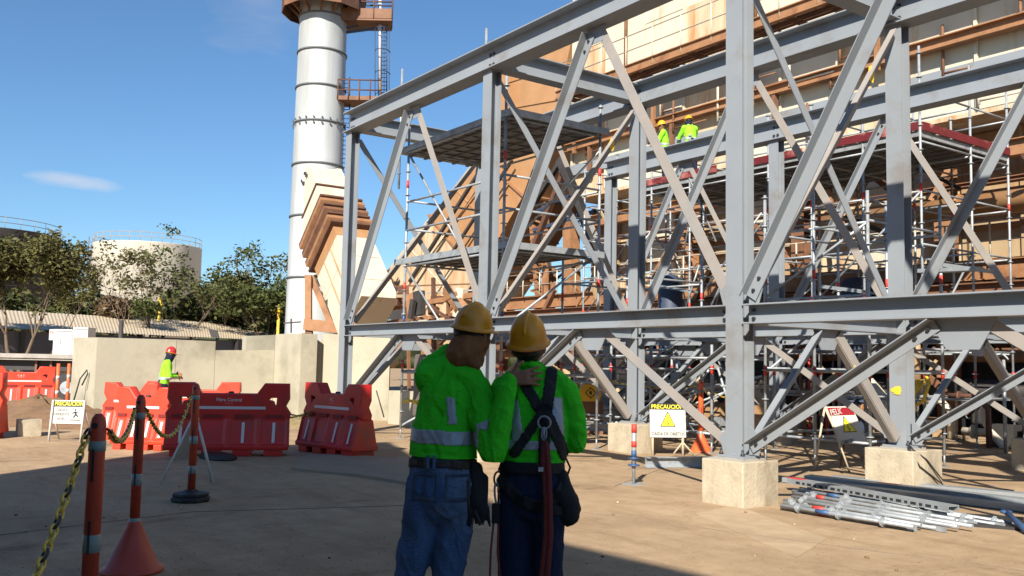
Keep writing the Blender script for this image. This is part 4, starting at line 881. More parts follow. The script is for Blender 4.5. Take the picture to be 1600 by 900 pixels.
# distant low wood to close the horizon
b = MB()
for k in range(90):
    a = dp(-900+k*40, 540, 230); h = 7+3*math.sin(k*1.7)+2*math.sin(k*.61); b.lathe([(6, 0), (7.5, h*.5), (5, h*.85), (1.5, h)], 9, (a.x, a.y, 0))
o = solo('far_wood', b, M_LEAF3, 'low dark line of far trees closing the horizon', 'wood'); o['kind'] = 'stuff'

# ------------------------------------------------------------------ unseen block behind the viewpoint, outline shaped to cast the big shadow
HB_ = 9.0; sh = Vector((SUN.x/SUN.z, SUN.y/SUN.z, 0))*HB_
q_a, q_b = gp(880, 848), gp(1090, 896); c0 = Vector((1.9, .1, 0))+sh; cm_ = Vector((q_a.x, q_a.y, 0))+sh; e0 = Vector((1.6,-3.6,0))+sh; e1 = Vector((4.7,-6.95,0))+sh; e2 = Vector((q_b.x, q_b.y, 0))+sh
d1 = (e1-e0).normalized(); d2 = (e2-cm_).normalized(); d0 = (cm_-c0).normalized()
Pp = [c0, cm_, cm_+d2*22, cm_+d2*22+d1*18, e0+d1*26, e0]
ob = thing('shadow_block', 'plain unseen block behind the viewpoint, shaped to cast the yard shadow', 'building', tuple(c0))
b = MB(); b.poly([Vector((q.x,q.y,0)) for q in Pp], HB_-.25, (0,0,1)); part('wall', b, mat('office_render', (.20,.18,.16), .85, 0, .08, 2, .1, 20), ob)  # wall colour kept dark to cut bounced light
cc = sum(Pp, Vector())/6
b = MB(); b.poly([Vector((q.x,q.y,HB_-.25)) for q in Pp], .25, (0,0,1)); part('roof', b, M_CONC, ob)
for (a, d, ln) in ((cm_, d2, 22), (e0, d1, 26)):
    nn = Vector((-d.y, d.x, 0)); nn = nn if nn.dot(cc-a) < 0 else -nn
    for fl in range(2):
        k = 1.5
        while k < ln-2:
            q = a+d*k+nn*.02+Vector((0,0,1.2+fl*3.8)); m = MB(); m.add([q, q+d*1.6, q+d*1.6+Vector((0,0,1.5)), q+Vector((0,0,1.5)), q+nn*.05, q+d*1.6+nn*.05, q+d*1.6+Vector((0,0,1.5))+nn*.05, q+Vector((0,0,1.5))+nn*.05], [(0,3,2,1),(4,5,6,7),(0,1,5,4),(1,2,6,5),(2,3,7,6),(3,0,4,7)])
            part('window', m, M_NAVY, ob); k += 3.2
# ------------------------------------------------------------------ plastic barriers
RZC = math.atan2(RIGHT.y, RIGHT.x)
def curve_plate(outline, holes, th, bev=.012):
    cu_ = bpy.data.curves.new('plate', 'CURVE'); cu_.dimensions = '2D'; cu_.fill_mode = 'BOTH'; cu_.extrude = th/2-bev; cu_.bevel_depth = bev; cu_.bevel_resolution = 1
    for loop in [outline]+holes:
        sp_ = cu_.splines.new('POLY'); sp_.points.add(len(loop)-1); sp_.use_cyclic_u = True
        for p, q in zip(sp_.points, loop): p.co = (q[0], q[1], 0, 1)
    o = bpy.data.objects.new('plate', cu_); COL.objects.link(o); dg = bpy.context.evaluated_depsgraph_get()
    me = bpy.data.meshes.new_from_object(o.evaluated_get(dg)); bpy.data.objects.remove(o); bpy.data.curves.remove(cu_); return me
def barrier(label, loc, rz, ln, m, txt=None, hgt=1.1, seedk=0, nb=4, strips=True, grp='plastic road barriers'):
    root = thing('plastic_barrier', label, 'barrier', loc, rz, grp); a = ln/2
    zl = .50*hgt
    # flared lower body built bay by bay with leaning ribs
    b = MB()
    prof = [(.26,.10),(.27,.16),(.235,.20),(.15,zl),(.13,zl+.03)]
    xs = [-a]; 
    for k in range(nb):
        x0 = -a+ln*k/nb; x1 = -a+ln*(k+1)/nb; xs += [x0+.03, x0+.07, x1-.07, x1-.03]
    xs += [a]
    cols = []
    for i, x in enumerate(xs):
        j = (i-1) % 4; inner = 0 < i < len(xs)-1 and j in (1, 2); c = []
        for (y, z) in prof:
            yy = y - (.03 if inner and z > .17 and z < zl+.01 else 0); c.append((x, -yy, z))
        for (y, z) in reversed(prof):
            yy = y - (.03 if inner and z > .17 and z < zl+.01 else 0); c.append((x, yy, z))
        cols.append(c)
    n = len(cols[0]); vs = [q for c in cols for q in c]; fs = []
    for i in range(len(cols)-1):
        for j in range(n): fs.append((i*n+j, i*n+(j+1)%n, (i+1)*n+(j+1)%n, (i+1)*n+j))
    fs += [tuple(range(n)), tuple((len(cols)-1)*n+j for j in range(n))[::-1]]; b.add(vs, fs)
    for k in range(nb): x = -a+ln*(k+.5)/nb; b.box((x-ln/nb*.3, -.25, 0), (x+ln/nb*.3, .25, .101))
    part('lower_body', b, m, root, local=True, bevel=.012)
    # upper panel with raised hooked ends and hand holes
    e = min(.42, ln*.24); t0 = hgt-.17
    out = [(-a+.02, zl), (a-.02, zl), (a-.0, zl+.10), (a-.08, zl+.22), (a-.02, zl+.34), (a-.03, hgt), (a-e+.02, hgt), (a-e-.10, t0), (-a+e+.10, t0), (-a+e-.02, hgt), (-a+.03, hgt), (-a+.02, zl+.34), (-a+.08, zl+.22), (-a+.0, zl+.10)]
    holes = []
    if ln > 1.6:
        for s_ in (-1, 1): holes.append([(s_*(a-.37), hgt-.26), (s_*(a-.30), hgt-.20), (s_*(a-.19), hgt-.20), (s_*(a-.20), hgt-.33), (s_*(a-.235), hgt-.38), (s_*(a-.27), hgt-.29)])
    me = curve_plate(out, holes, .22, .018); me.transform(Matrix.Rotation(R(90), 4, 'X')); me.materials.clear(); me.materials.append(m)
    o = bpy.data.objects.new('upper_panel', me); COL.objects.link(o); o.parent = root
    b = MB(); b.lathe([(.045,t0-.01),(.045,t0+.035),(.035,t0+.05)], 12, (.02,0,0)); part('filler_cap', b, M_BLACK, root, local=True)
    for s_ in (-1, 1):
        if strips:
            w_ = ln*.3; b = MB(); b.box((-w_, s_*.1135-.003, zl+.17), (w_, s_*.1135+.003, zl+.215)); part('reflective_strip', b, M_REFL, root, local=True)
            for k in range(nb):
                if nb > 3 and k % 2 == 1 and k != nb-1 and seedk == 0: continue
                x = -a+ln*(k)/nb+.05+(ln/nb-.1)*(1 if k == nb-1 else 0)*0; x = -a+ln*(k+.5)/nb
                p = Vector((x, s_*.213, .215)); q = Vector((x, s_*.1265, zl-.04)); b = MB(); b.bar(p+Vector((0,s_*.004,0)), q+Vector((0,s_*.004,0)), .045, .006, (0,s_,0)); part('reflective_strip', b, M_REFL, root, local=True)
        for k in range(nb):
            x = -a+ln*(k+.5)/nb; b = MB(); b.box((x-ln/nb*.3, s_*.128-.012, zl+.035), (x+ln/nb*.3, s_*.128+.004, zl+.085)); part('fork_slot', b, mat('recess_shade_red', (.16,.008,.008), .6), root, local=True)  # raised dark red box, recess shade put into its colour
    if txt:
        for s_ in (-1, 1):
            text_mesh(txt, .075, M_REFL, root, fr((0, s_*.114, t0-.085), (-s_,0,0), (0,0,1)), 'lettering')
            text_mesh('_____', .05, M_REFL, root, fr((0, s_*.114, t0-.12), (-s_,0,0), (0,0,1)), 'lettering')
    return root
def along(pl, pr):
    d = pr-pl; return (pl+pr)/2, math.atan2(d.y, d.x), d.length
a_, c_2 = gp(256, 712), gp(446, 712)
mid, rz, ln = along(a_, c_2); barrier('long shaded red barrier with white strip and lettering in the middle, behind the folding sign', (mid.x+.1*FWD.x, mid.y+.1*FWD.y, 0), rz, ln*1.02, M_BARSHADE, 'Fibra Central', 1.15)
a_, c_2 = gp(468, 703), gp(547, 714); mid, rz, ln = along(a_, c_2)
barrier('short red barrier at the foot of the leftmost steel column', (mid.x+.12, mid.y+.15, 0), rz-.0, ln*1.12, M_BARSHADE, 'FC', 1.16, nb=4)
a_, c_2 = gp(186, 700), gp(266, 703); mid, rz, ln = along(a_, c_2); barrier('bright red barrier seen obliquely with slanting white strips, left of the long shaded red one', (mid.x, mid.y, 0), rz, ln*1.05, M_BARSUN, None, 1.03, 1)
a_, c_2 = gp(146, 688), gp(232, 690); mid, rz, ln = along(a_, c_2); barrier('lit red barrier just behind and left of the oblique bright one', (mid.x-.35, mid.y+.25, 0), rz, ln*1.0, M_BARSUN, None, 1.05, 1)
pA = gp(300, 672); barrier('lit red barrier whose top shows above the long shaded red one', (pA.x-.3, pA.y+.1, 0), RZC+.15, 2.0, M_BARSUN, None, 1.02, 1)
a_, c_2 = gp(-25, 638), gp(84, 638); mid, rz, ln = along(a_, c_2)
barrier('far orange red barrier beside the long pale wall, under the flatbed', (mid.x, mid.y, 0), rz, ln, M_BARSUN, 'C & S', 1.2, 1)
pA = gp(-52, 684); barrier('orange red barrier cut off by the left edge of the photo', (pA.x, pA.y, 0), RZC+.1, 1.25, M_BARSUN, None, 1.2, 1, nb=3)
b = MB(); q = gp(-20, 642)
for k, (x, yy) in enumerate(((87, 645), (104, 640))):
    p = gp(x, yy); b = MB(); t_ = zt(x, 568, p); b.tube([p, Vector((p.x,p.y,t_))], .045, 8); b.lathe([(.13,0),(.12,.05),(.05,.07)], 10, (p.x,p.y,0)); root = thing('delineator_post', ['thin orange post just right of the far barrier', 'thin orange post touching the end of the pale wall'][k], 'post', tuple(p), 0, 'orange posts by the pale wall'); part('tube', b, M_CONE, root)
    for zz in (.5, .9): b2 = MB(); b2.lathe([(.047,zz),(.047,zz+.1)], 10, (p.x,p.y,0)); part('reflective_band', b2, M_REFL, root)

# ------------------------------------------------------------------ posts, chain, cones
def ringlathe(b, r, z0, z1, c): b.lathe([(r-.003,z0),(r,z0+.002),(r,z1-.002),(r-.003,z1)], 20, c)
def post(label, p, base, m, hgt=1.28, r=.045, bands=(.30,.62,1.10)):
    root = thing('delineator_post', label, 'post', (p.x,p.y,0), 0, 'orange chain posts')
    b = MB(); z0 = .08 if base != 'cone' else .33
    b.lathe([(r,z0),(r,hgt-.09),(r*.97,hgt-.05),(r*.8,hgt-.02),(r*.4,hgt)], 22); part('tube', b, m, root, local=True)
    fx = -FWD
    for zz in (hgt-.21, hgt-.55, hgt-.95):
        if zz < z0+.1: continue
        b = MB(); h_ = .07; c = fx*(r*.985); b.bar(c+Vector((0,0,zz-h_*1.6)), c+Vector((0,0,zz+h_*.6)), .012, .006, fx); part('slot', b, M_BLACK if (zz*100)%2 > .3 else M_REFL, root, local=True)
    b = MB(); c = fx*(r*.80)+Vector((0,0,hgt-.055)); b.tube([c, c+fx*.012], .014, 10); part('eyelet', b, M_BLACK, root, local=True)
    for zz in bands:
        b = MB(); ringlathe(b, r+.0025, zz, zz+.085 if zz < 1 else zz+.05, (0,0,0)); part('reflective_band', b, M_REFG, root, local=True)
    if base == 'cone':
        b = MB(); b.lathe([(.215,0),(.222,.012),(.215,.03),(.185,.04),(.05,.34),(.047,.36)], 28); part('cone_base', b, m, root, local=True)
    else:
        b = MB(); b.lathe([(.20,0),(.215,.02),(.215,.045),(.19,.055),(.20,.07),(.20,.09),(.09,.105),(.055,.13)], 8, smooth=False); part('rubber_base', b, M_BLACK, root, local=True, bevel=.004)
    return root
pp1 = dp(146, 800, 4.5); pp2 = gp(206, 893); pp3 = gp(298, 783)
post('large orange post closest to the viewer, chain hanging at its left', pp1, 'rubber', M_POSTSHADE, 1.28, .038)
post('orange post on a wide flared cone base in the bottom left shade', pp2, 'cone', M_POSTSHADE, 1.28, .036)
post('orange post in a black eight sided rubber foot behind the folding sign', pp3, 'rubber', M_POSTSHADE, 1.28, .042)
pc = gp(1095, 706); post('sunlit orange cone post between the yellow lettered sign and the tallest column', pc, 'cone', M_CONE, 1.34, .05)
def torus_mesh(name, lx, ly, r, m):
    b = MB(); pts = []
    for k in range(14):
        t = 2*math.pi*k/14; pts.append(((lx/2-r)*math.cos(t)*(1 if abs(math.cos(t)) < .8 else 1.02), (ly/2-r)*math.sin(t), 0))
    b.tube(pts, r, 6, closed=True); return b.mesh(name, m)
M_CHY = mat('chain_yellow_plastic', (.62,.43,.05), .45, 0, .15, 9); M_CHK = mat('chain_black_plastic', (.03,.028,.02), .45, 0, .1)
def chain(label, pts, pitch=.05, lw_=.04, r=.0058, pat=(1,0)):
    # pts: polyline of the chain; links alternate in turn and colour
    root = thing('chain', label, 'chain', tuple(pts[0]), 0, 'yellow and black plastic chains')
    my = torus_mesh('link', pitch*1.5, lw_, r, M_CHY); mk = torus_mesh('link', pitch*1.5, lw_, r, M_CHK)
    dist = [0]
    for a, c in zip(pts, pts[1:]): dist.append(dist[-1]+(c-a).length)
    n = int(dist[-1]/pitch)
    def at_(s_):
        for i in range(len(pts)-1):
            if s_ <= dist[i+1]: f = (s_-dist[i])/(dist[i+1]-dist[i]); return pts[i].lerp(pts[i+1], f), (pts[i+1]-pts[i]).normalized()
        return pts[-1], (pts[-1]-pts[-2]).normalized()
    for k in range(n):
        p, d = at_((k+.5)*pitch); ref = Vector((0,0,1)) if abs(d.z) < .9 else RIGHT
        yv = d.cross(ref).normalized(); yv = (yv*math.cos(R(40+90*(k%2)))+d.cross(yv)*math.sin(R(40+90*(k%2)))).normalized()
        mm = fr(p-pts[0], d, yv); o = bpy.data.objects.new('link', mk if k % 4 == 0 else my); COL.objects.link(o); o.parent = root; o.matrix_local = mm
def sag(a, c, s_, n=18): return [a.lerp(c, k/n)-Vector((0,0,s_*4*(k/n)*(1-k/n))) for k in range(n+1)]
t1 = Vector((pp1.x,pp1.y,1.20)); t2 = Vector((pp2.x,pp2.y,1.18)); t3 = Vector((pp3.x,pp3.y,1.18))
chain('yellow and black chain running down to the left from the closest post', sag(t1-RIGHT*.05, dp(22, 985, 3.3), .04, 14), .056, .046, .0068)
chain('chain sagging between the closest post and the cone footed post', sag(t1+RIGHT*.045+FWD*.02, t2-RIGHT*.04, .13), .05)
chain('chain sagging between the cone footed post and the post in the black foot', sag(t2+RIGHT*.04, t3-RIGHT*.03-FWD*.03, .33), .05)
q1 = gp(440,712)+Vector((0,0,.72)); q2 = gp(486,704)+Vector((0,0,.62)); chain('thin chain linking the long red barrier and the short one', sag(q1, q2, .05), .06)
chain('second thin chain lower between the long red barrier and the short one', sag(q1-Vector((0,0,.12)), q2+Vector((0,0,.08)), .03), .06)
qa = Vector((pc.x,pc.y,1.24)); chain('yellow chain from the cone post up towards the left column', sag(qa, rp(940,590,W2+.8), .12), .07)
chain('yellow chain from the cone post to the right behind the tallest column', sag(qa, rp(1140,622,5.4), .05), .07)

# ------------------------------------------------------------------ signs
def tube_part(root, pts, r, m, nm='leg', local=True): b = MB(); b.tube(pts, r, 7); return part(nm, b, m, root, local=local)
def warn_triangle(root, c, s_, m4, symbol):
    # black bordered yellow triangle with a falling-objects pictogram, lying in the sheet plane
    for k, (f, m, dz) in enumerate(((1, M_SIGNK, .001), (.84, M_SIGNY, .003))):
        pts = [Vector((math.sin(t)*s_*f, math.cos(t)*s_*1.12*f, 0)) for t in (0, R(120), R(240))]; b = MB(); b.poly([p+Vector((c[0],c[1],dz)) for p in pts], .0015, (0,0,1)); b.xf(m4); part('warning_triangle', b, m, root, local=True)
    for (x, y, w_, h_, rot) in ((0,-.22,.10,.26,.3), (.02,.06,.09,.09,.7), (-.12,-.05,.16,.05,.9), (.12,-.2,.22,.05,-.7), (-.06,-.38,.3,.05,0), (.05,.25,.1,.07,.4)):
        q = MB(); cs, sn = math.cos(rot), math.sin(rot); pts = [Vector((c[0]+s_*(x+cs*a-sn*e), c[1]+s_*(y+sn*a+cs*e), .006)) for a, e in ((-w_/2,-h_/2),(w_/2,-h_/2),(w_/2,h_/2),(-w_/2,h_/2))]; q.poly(pts, .001, (0,0,1)); q.xf(m4); part('pictogram', q, M_SIGNK, root, local=True)
def sheetbox(root, x0, y0, x1, y1, z0, z1, m, m4, nm): b = MB(); b.box((x0,y0,z0),(x1,y1,z1)); b.xf(m4); return part(nm, b, m, root, local=True)
# A: PRECAUCION CAIDA A DIFERENTE NIVEL
pl, pr = gp(80, 689), gp(128, 690); mid, rz, ln = along(pl, pr); D_ = (mid-CAM).dot(FWD); ppm = 1432/D_
s1 = thing('caution_sign', 'small white sign with yellow heading and a running man, beside the dirt pile', 'sign', (mid.x, mid.y, 0), rz)
wd = 51/ppm; ht = 36/ppm; zb = 27/ppm; m4 = fr((0,0,zb+ht/2), (1,0,0), (0,.12,1))
sheetbox(s1, -wd/2, -ht/2, wd/2, ht/2, -.012, 0, M_SIGNW, m4, 'panel')
sheetbox(s1, -wd/2+.02, ht*.22, wd/2-.02, ht/2-.02, .0005, .003, M_SIGNK, m4, 'heading_band')
text_mesh('PRECAUCIÓN', ht*.24, M_SIGNY, s1, m4 @ Matrix.Translation((0, ht*.345, .0045)), 'lettering', .002, wd*.86)
for k, t_ in enumerate(('CAIDA A', 'DIFERENTE', 'NIVEL')): text_mesh(t_, ht*.16, M_SIGNK, s1, m4 @ Matrix.Translation((-wd*.2, ht*(.08-.19*k), .002)), 'lettering', .002, wd*(.36, .46, .26)[k])
pc_ = [((.20,.02),(.24,-.10),.035), ((.24,-.10),(.17,-.24),.03), ((.24,-.10),(.31,-.20),.03), ((.20,.0),(.13,-.07),.022), ((.20,.0),(.29,-.03),.022)]
for a, c, r in pc_: b = MB(); b.bar(Vector((a[0]*wd,a[1]*ht,.002)), Vector((c[0]*wd,c[1]*ht,.002)), r*.9, .002, (0,0,1)); b.xf(m4); part('pictogram', b, M_SIGNK, s1, local=True)
b = MB(); b.tube([(.21*wd,.09*ht,.001),(.21*wd,.09*ht,.003)], .018, 10); b.xf(m4); part('pictogram', b, M_SIGNK, s1, local=True)
sheetbox(s1, .08*wd, -.36*ht, .40*wd, -.32*ht, .001, .003, M_SIGNK, m4, 'pictogram')
for s_ in (-1, 1): tube_part(s1, [(s_*wd*.48,0,zb+ht), (s_*wd*.48,-.08,0)], .02, M_SIGNW); tube_part(s1, [(s_*wd*.48,0.01,zb+ht*.6), (s_*wd*.52,.35,0)], .016, M_SIGNW)
# B: PRECAUCION CAIDA DE OBJETOS behind the frame
pl, pr = gp(1014, 712), gp(1072, 712); mid = (pl+pr)/2; D_ = (mid-CAM).dot(FWD); ppm = 1432/D_
s2 = thing('caution_sign', 'white sign with yellow lettered black heading and yellow triangle behind the concrete block', 'sign', (mid.x, mid.y, 0), RZC+.12)
wd = 57/ppm; ht = 52/ppm; zb = (712-684)/ppm; m4 = fr((0,0,zb+ht/2), (1,0,0), (0,.10,1))
sheetbox(s2, -wd/2, -ht/2, wd/2, ht/2, -.012, 0, M_SIGNW, m4, 'panel'); sheetbox(s2, -wd/2, ht*.32, wd/2, ht/2, .0005, .003, M_SIGNK, m4, 'heading_band')
text_mesh('PRECAUCIÓN', ht*.17, M_SIGNY, s2, m4 @ Matrix.Translation((0, ht*.40, .0045)), 'lettering', .002, wd*.9)
warn_triangle(s2, (0, -.02), ht*.27, m4, 0); text_mesh('CAIDA DE OBJETOS', ht*.13, M_SIGNK, s2, m4 @ Matrix.Translation((0, -ht*.40, .002)), 'lettering', .002, wd*.92)
tube_part(s2, [(wd*.42,.01,zb+.1), (wd*.42,-.02,0)], .022, M_WOOD); tube_part(s2, [(wd*.42,.0,.24), (wd*.42-.17,-.02,.04)], .015, M_WOOD); tube_part(s2, [(wd*.42,.0,.24), (wd*.42+.2,-.02,.02)], .015, M_WOOD); tube_part(s2, [(-wd*.42,.01,zb+.1), (-wd*.42,-.02,0)], .022, M_WOOD)
# C: PELIGRO CAIDA DE OBJETOS, easel with a turned away sheet
pl, pr = gp(1271, 732), gp(1330, 744); mid = gp(1310, 735); D_ = (mid-CAM).dot(FWD); ppm = 1432/D_
s3 = thing('danger_sign', 'white folding easel sign with dark red PELIGRO heading, half in shadow', 'sign', (mid.x, mid.y, 0), RZC)
zz = lambda y: 1.56-(y-579)/ppm
X = lambda x: (x-1310)/ppm
c00, c10, c11, c01 = Vector((X(1308), -.12, zz(691))), Vector((X(1361), .10, zz(690))), Vector((X(1341), .22, zz(634))), Vector((X(1291), .0, zz(633)))
xa = (c10-c00); ya = (c01-c00); m4 = fr((c00+c11)/2, xa, ya - xa*(ya.dot(xa)/xa.length_squared)); wd, ht = xa.length*.96, ya.length*.96
# the sheet is a sheared panel in the photo because it leans; build it leaning back about its foot
shear = Matrix.Identity(4); shear[0][1] = -.26; m4 = m4 @ shear
sheetbox(s3, -wd/2, -ht/2, wd/2, ht/2, -.012, 0, M_SIGNW, m4, 'panel'); sheetbox(s3, -wd/2+.02, ht*.26, wd/2-.02, ht/2-.02, .0005, .003, M_SIGNR, m4, 'heading_band')
text_mesh('PELIGRO', ht*.22, M_SIGNW, s3, m4 @ Matrix.Translation((0, ht*.365, .0045)), 'lettering', .002, wd*.8)
warn_triangle(s3, (.02, -.03), ht*.26, m4, 0); text_mesh('CAIDA DE OBJETOS', ht*.13, M_SIGNK, s3, m4 @ Matrix.Translation((0, -ht*.42, .002)), 'lettering', .002, wd*.92)
tube_part(s3, [(X(1291),.02,zz(632)), (X(1271),-.05,.0)], .018, M_WOOD); tube_part(s3, [(X(1291),.02,zz(632)), (X(1308),-.14,zz(692)), (X(1320),-.2,.0)], .015, M_WOOD); tube_part(s3, [(X(1337),.24,zz(640)), (X(1325),.35,.0)], .015, M_DBROWN)
# D: folding stand seen edge on near the post in the black foot
mid = gp(298, 756); D_ = (mid-CAM).dot(FWD); ppm = 1432/D_
s4 = thing('folding_sign', 'white folding sign with spread legs standing in front of the long red barrier', 'sign', (mid.x, mid.y, 0), RZC)
hh = 100/ppm; top = Vector((-.02,0,hh))
fL = Vector((-42/ppm,-.10,0)); fL2 = Vector((-16/ppm,.40,.0)); fR = Vector((38/ppm,-.05,0)); fR2 = Vector((20/ppm,.3,.0))
for q in (fL, fL2): tube_part(s4, [top, q], .014, M_SIGNW)
for q in (fR, fR2): tube_part(s4, [top+Vector((.06,0,0)), q], .014, M_SIGNW)
tube_part(s4, [top, top+Vector((.08,0,0))], .02, M_SIGNW, 'hinge_bar')
a, c = top.lerp(fL, .03), top.lerp(fL2, .03); b = MB(); b.add([top.lerp(fL,.03), top.lerp(fL2,.03), top.lerp(fL2,.66), top.lerp(fL,.66)], [(0,1,2,3)]); b.poly([top.lerp(fL,.03), top.lerp(fL2,.03)+Vector((0,.0,0)), top.lerp(fL2,.66), top.lerp(fL,.66)], .012, Vector((-1,-.3,.3))); part('panel', b, M_SIGNW, s4, local=True)
e = ((top.lerp(fL,.35)+top.lerp(fL2,.35))/2)+Vector((-.014,-.006,.004)); xa = (fL-fL2).normalized(); ya = (top-(fL+fL2)/2).normalized()
for k, t_ in enumerate(('PELIGRO', 'NO', 'PASAR')): text_mesh(t_, .055, M_NAVY, s4, fr(e-ya*(k-1)*.14+Vector((-.004,0,0)), xa, ya), 'lettering', .003, .12)
# E: yellow plate with diamond
mid = rp(923, 614, 5.2); D_ = (mid-CAM).dot(FWD); ppm = 1432/D_
s5 = thing('warning_plate', 'orange yellow five sided plate with a small black diamond, right of the second worker', 'sign', tuple(mid), RZC)
P_ = [(-17,-13),(13,-13),(17,-2),(12,7),(4,13),(-17,13)]; b = MB(); b.poly([(x/ppm,0,y/ppm) for x, y in P_], .02, (0,1,0)); part('plate', b, M_SIGNO, s5, local=True)
for f, m, dy in ((9, M_SIGNK, -.004), (7, M_SIGNO, -.007)): b = MB(); b.poly([(0,dy,f/ppm),(f/ppm,dy,0),(0,dy,-f/ppm),(-f/ppm,dy,0)], .002, (0,1,0)); part('diamond', b, m, s5, local=True)
b = MB(); b.box((-.02,-.012,-.04),(.02,-.008,.05)); b.box((-.04,-.012,-.01),(.03,-.008,.012)); part('pictogram', b, M_SIGNK, s5, local=True)
b = MB(); b.box((-.32,.08,-1.5),(-.22,.14,.16)); b.box((-.22,.08,-1.5),(.3,.12,-.2)); part('stand', b, M_BROWN, s5, local=True)
# F: small sign and white cabinets behind the left wall
q = dp(84, 523, 34); s6 = thing('notice', 'small white notice with red lettering left of the white cabinet', 'sign', tuple(q), RZC); b = MB(); b.box((-.17,0,-.2),(.17,.02,.2)); part('panel', b, M_SIGNW, s6, local=True); text_mesh('PARE', .14, M_REDT, s6, fr((0,-.004,.08), (1,0,0), (0,0,1)), 'lettering', .002, .28); b = MB(); b.box((-.02,.021,-2.4),(.02,.05,.1)); part('post', b, M_DARK, s6, local=True)
for i, (x0, x1, y0, lb) in enumerate(((91,120,515,'tall white cabinet rising behind the left end of the pale wall'), (121,144,512,'second white cabinet, slightly taller, against the shed roof'))):
    q = dp((x0+x1)/2, y0, 32); w_ = (x1-x0)/1432*32/2; b = MB(); b.box((-w_,-.3,0),(w_,.3,q.z)); b.box((-w_*.9,-.33,q.z-.06),(w_*.9,-.301,q.z-.03)); b.box((-w_*.3,-.33,q.z-.5),(-w_*.2,-.301,q.z-.3)); b.xf(Matrix.Translation((q.x,q.y,0)) @ Matrix.Rotation(RZC,4,'Z')); solo('white_cabinet', b, mat('white_metal', (.52,.52,.50), .5, 0, .05), lb, 'cabinet', loc=(q.x,q.y,0))

# ------------------------------------------------------------------ flatbed, dirt, blocks at the left
q = gp(40, 630); fb = thing('flatbed_trailer', 'old flatbed trailer with grey deck and dark underside behind the far orange barrier', 'trailer', (q.x, q.y, 0), RZC)
D_ = (q-CAM).dot(FWD)+1.5; ppm = 1432/D_; zd = 1.56-(557-556)/ppm
b = MB(); b.box((-4.5, 1.0, zd-.16), (1.15, 3.2, zd+.02)); b.box((-4.5,.94,zd-.09),(1.15,.999,zd+.05)); part('deck', b, mat('weathered_grey_deck', (.30,.28,.25), .8, 0, .2, 4), fb, local=True)
for yy in (1.3, 2.8): b = MB(); b.box((-4.4,yy,zd-.5),(1.0,yy+.12,zd-.17)); part('chassis_rail', b, M_DARK, fb, local=True)
for x_ in (.75, -1.2, -2.4):
    for yy in (1.1, 2.6):
        b = MB(); b.tube([(x_,yy,.48),(x_,yy+.28,.48)], .48, 22); w_ = part('wheel', b, M_BLACK, fb, local=True); b = MB(); b.tube([(x_,yy-.01,.48),(x_,yy+.02,.48)], .22, 14); part('rim', b, M_GALV, w_, local=True)
for x_ in (-3.2,-2.6,-1.9,-.4,0.1): b = MB(); b.box((x_,1.2,.05),(x_+.07,1.26,zd-.17)); part('leg', b, M_BROWN, fb, local=True)
def mound(name, label, cpt, rx_, ry_, h, m, seed):
    rg = random.Random(seed); b = MB(); n1, n2 = 26, 9; vs = []
    for i in range(n2+1):
        for j in range(n1):
            f = i/n2; t = 2*math.pi*j/n1; k = 1+.12*math.sin(3*t+seed)+.07*math.sin(7*t); vs.append((cpt.x+rx_*(1-f)*k*math.cos(t)*1.0, cpt.y+ry_*(1-f)*k*math.sin(t), h*(f**.8)*(1 if i else 0)*(1+rg.uniform(-.18,.18))-.02*(i == 0)))
    fs = [(i*n1+j, i*n1+(j+1)%n1, (i+1)*n1+(j+1)%n1, (i+1)*n1+j) for i in range(n2) for j in range(n1)]; b.add(vs, fs, True); o = solo(name, b, m, label, 'dirt pile', loc=(cpt.x,cpt.y,0)); return o
mound('dirt_pile', 'brown pile of dug dirt below the far orange barrier', gp(60, 655), 2.6, 1.8, .55, M_DIRT, 3)
mound('dirt_pile', 'low spread of brown dirt behind the small caution sign', gp(120, 662), 1.9, 1.5, .32, M_DIRT, 8)
mound('dirt_pile', 'low strip of dirt and dry grass at the foot of the pale wall', gp(452, 664), 1.0, 1.2, .2, mat('dry_grass_dirt', (.25,.175,.09), .95, 0, .3, 9, .4, 30, (.16,.17,.06), .45), 12)
p = gp(44, 681); b = MB(); b.box((p.x-.16,p.y-.2,0),(p.x+.16,p.y+.2,.32)); b.box((p.x-.1,p.y-.201,.12),(p.x+.1,p.y-.2005,.27)); solo('concrete_block', b, M_CONC, 'small grey concrete block on the ground beside the dirt pile', 'block', loc=tuple(p), bevel=.01)
rg = random.Random(12)
for k in range(44):
    x_, y_ = rg.choice([(rg.uniform(20,130), rg.uniform(662,700)), (rg.uniform(440,640), rg.uniform(668,700)), (rg.uniform(900,1600), rg.uniform(760,895)), (rg.uniform(20,640), rg.uniform(720,890))]); p = gp(x_, y_); r = rg.uniform(.006,.019); b = MB(); b.lathe([(r*.6,0),(r,r*.3),(r*.8,r*.8),(r*.25,r*1.1)], 7, (p.x,p.y,0), sx=rg.uniform(.7,1.3)); solo('stone', b, M_DIRT if k % 2 else M_CONC, ('brown' if k % 2 else 'pale')+' small loose stone lying on the %s' % ('sunlit yard right of the workers' if x_ > 850 else ('shaded yard' if y_ > 715 else 'sunlit dirt before the walls')), 'stone', 'small loose stones on the yard', tuple(p))

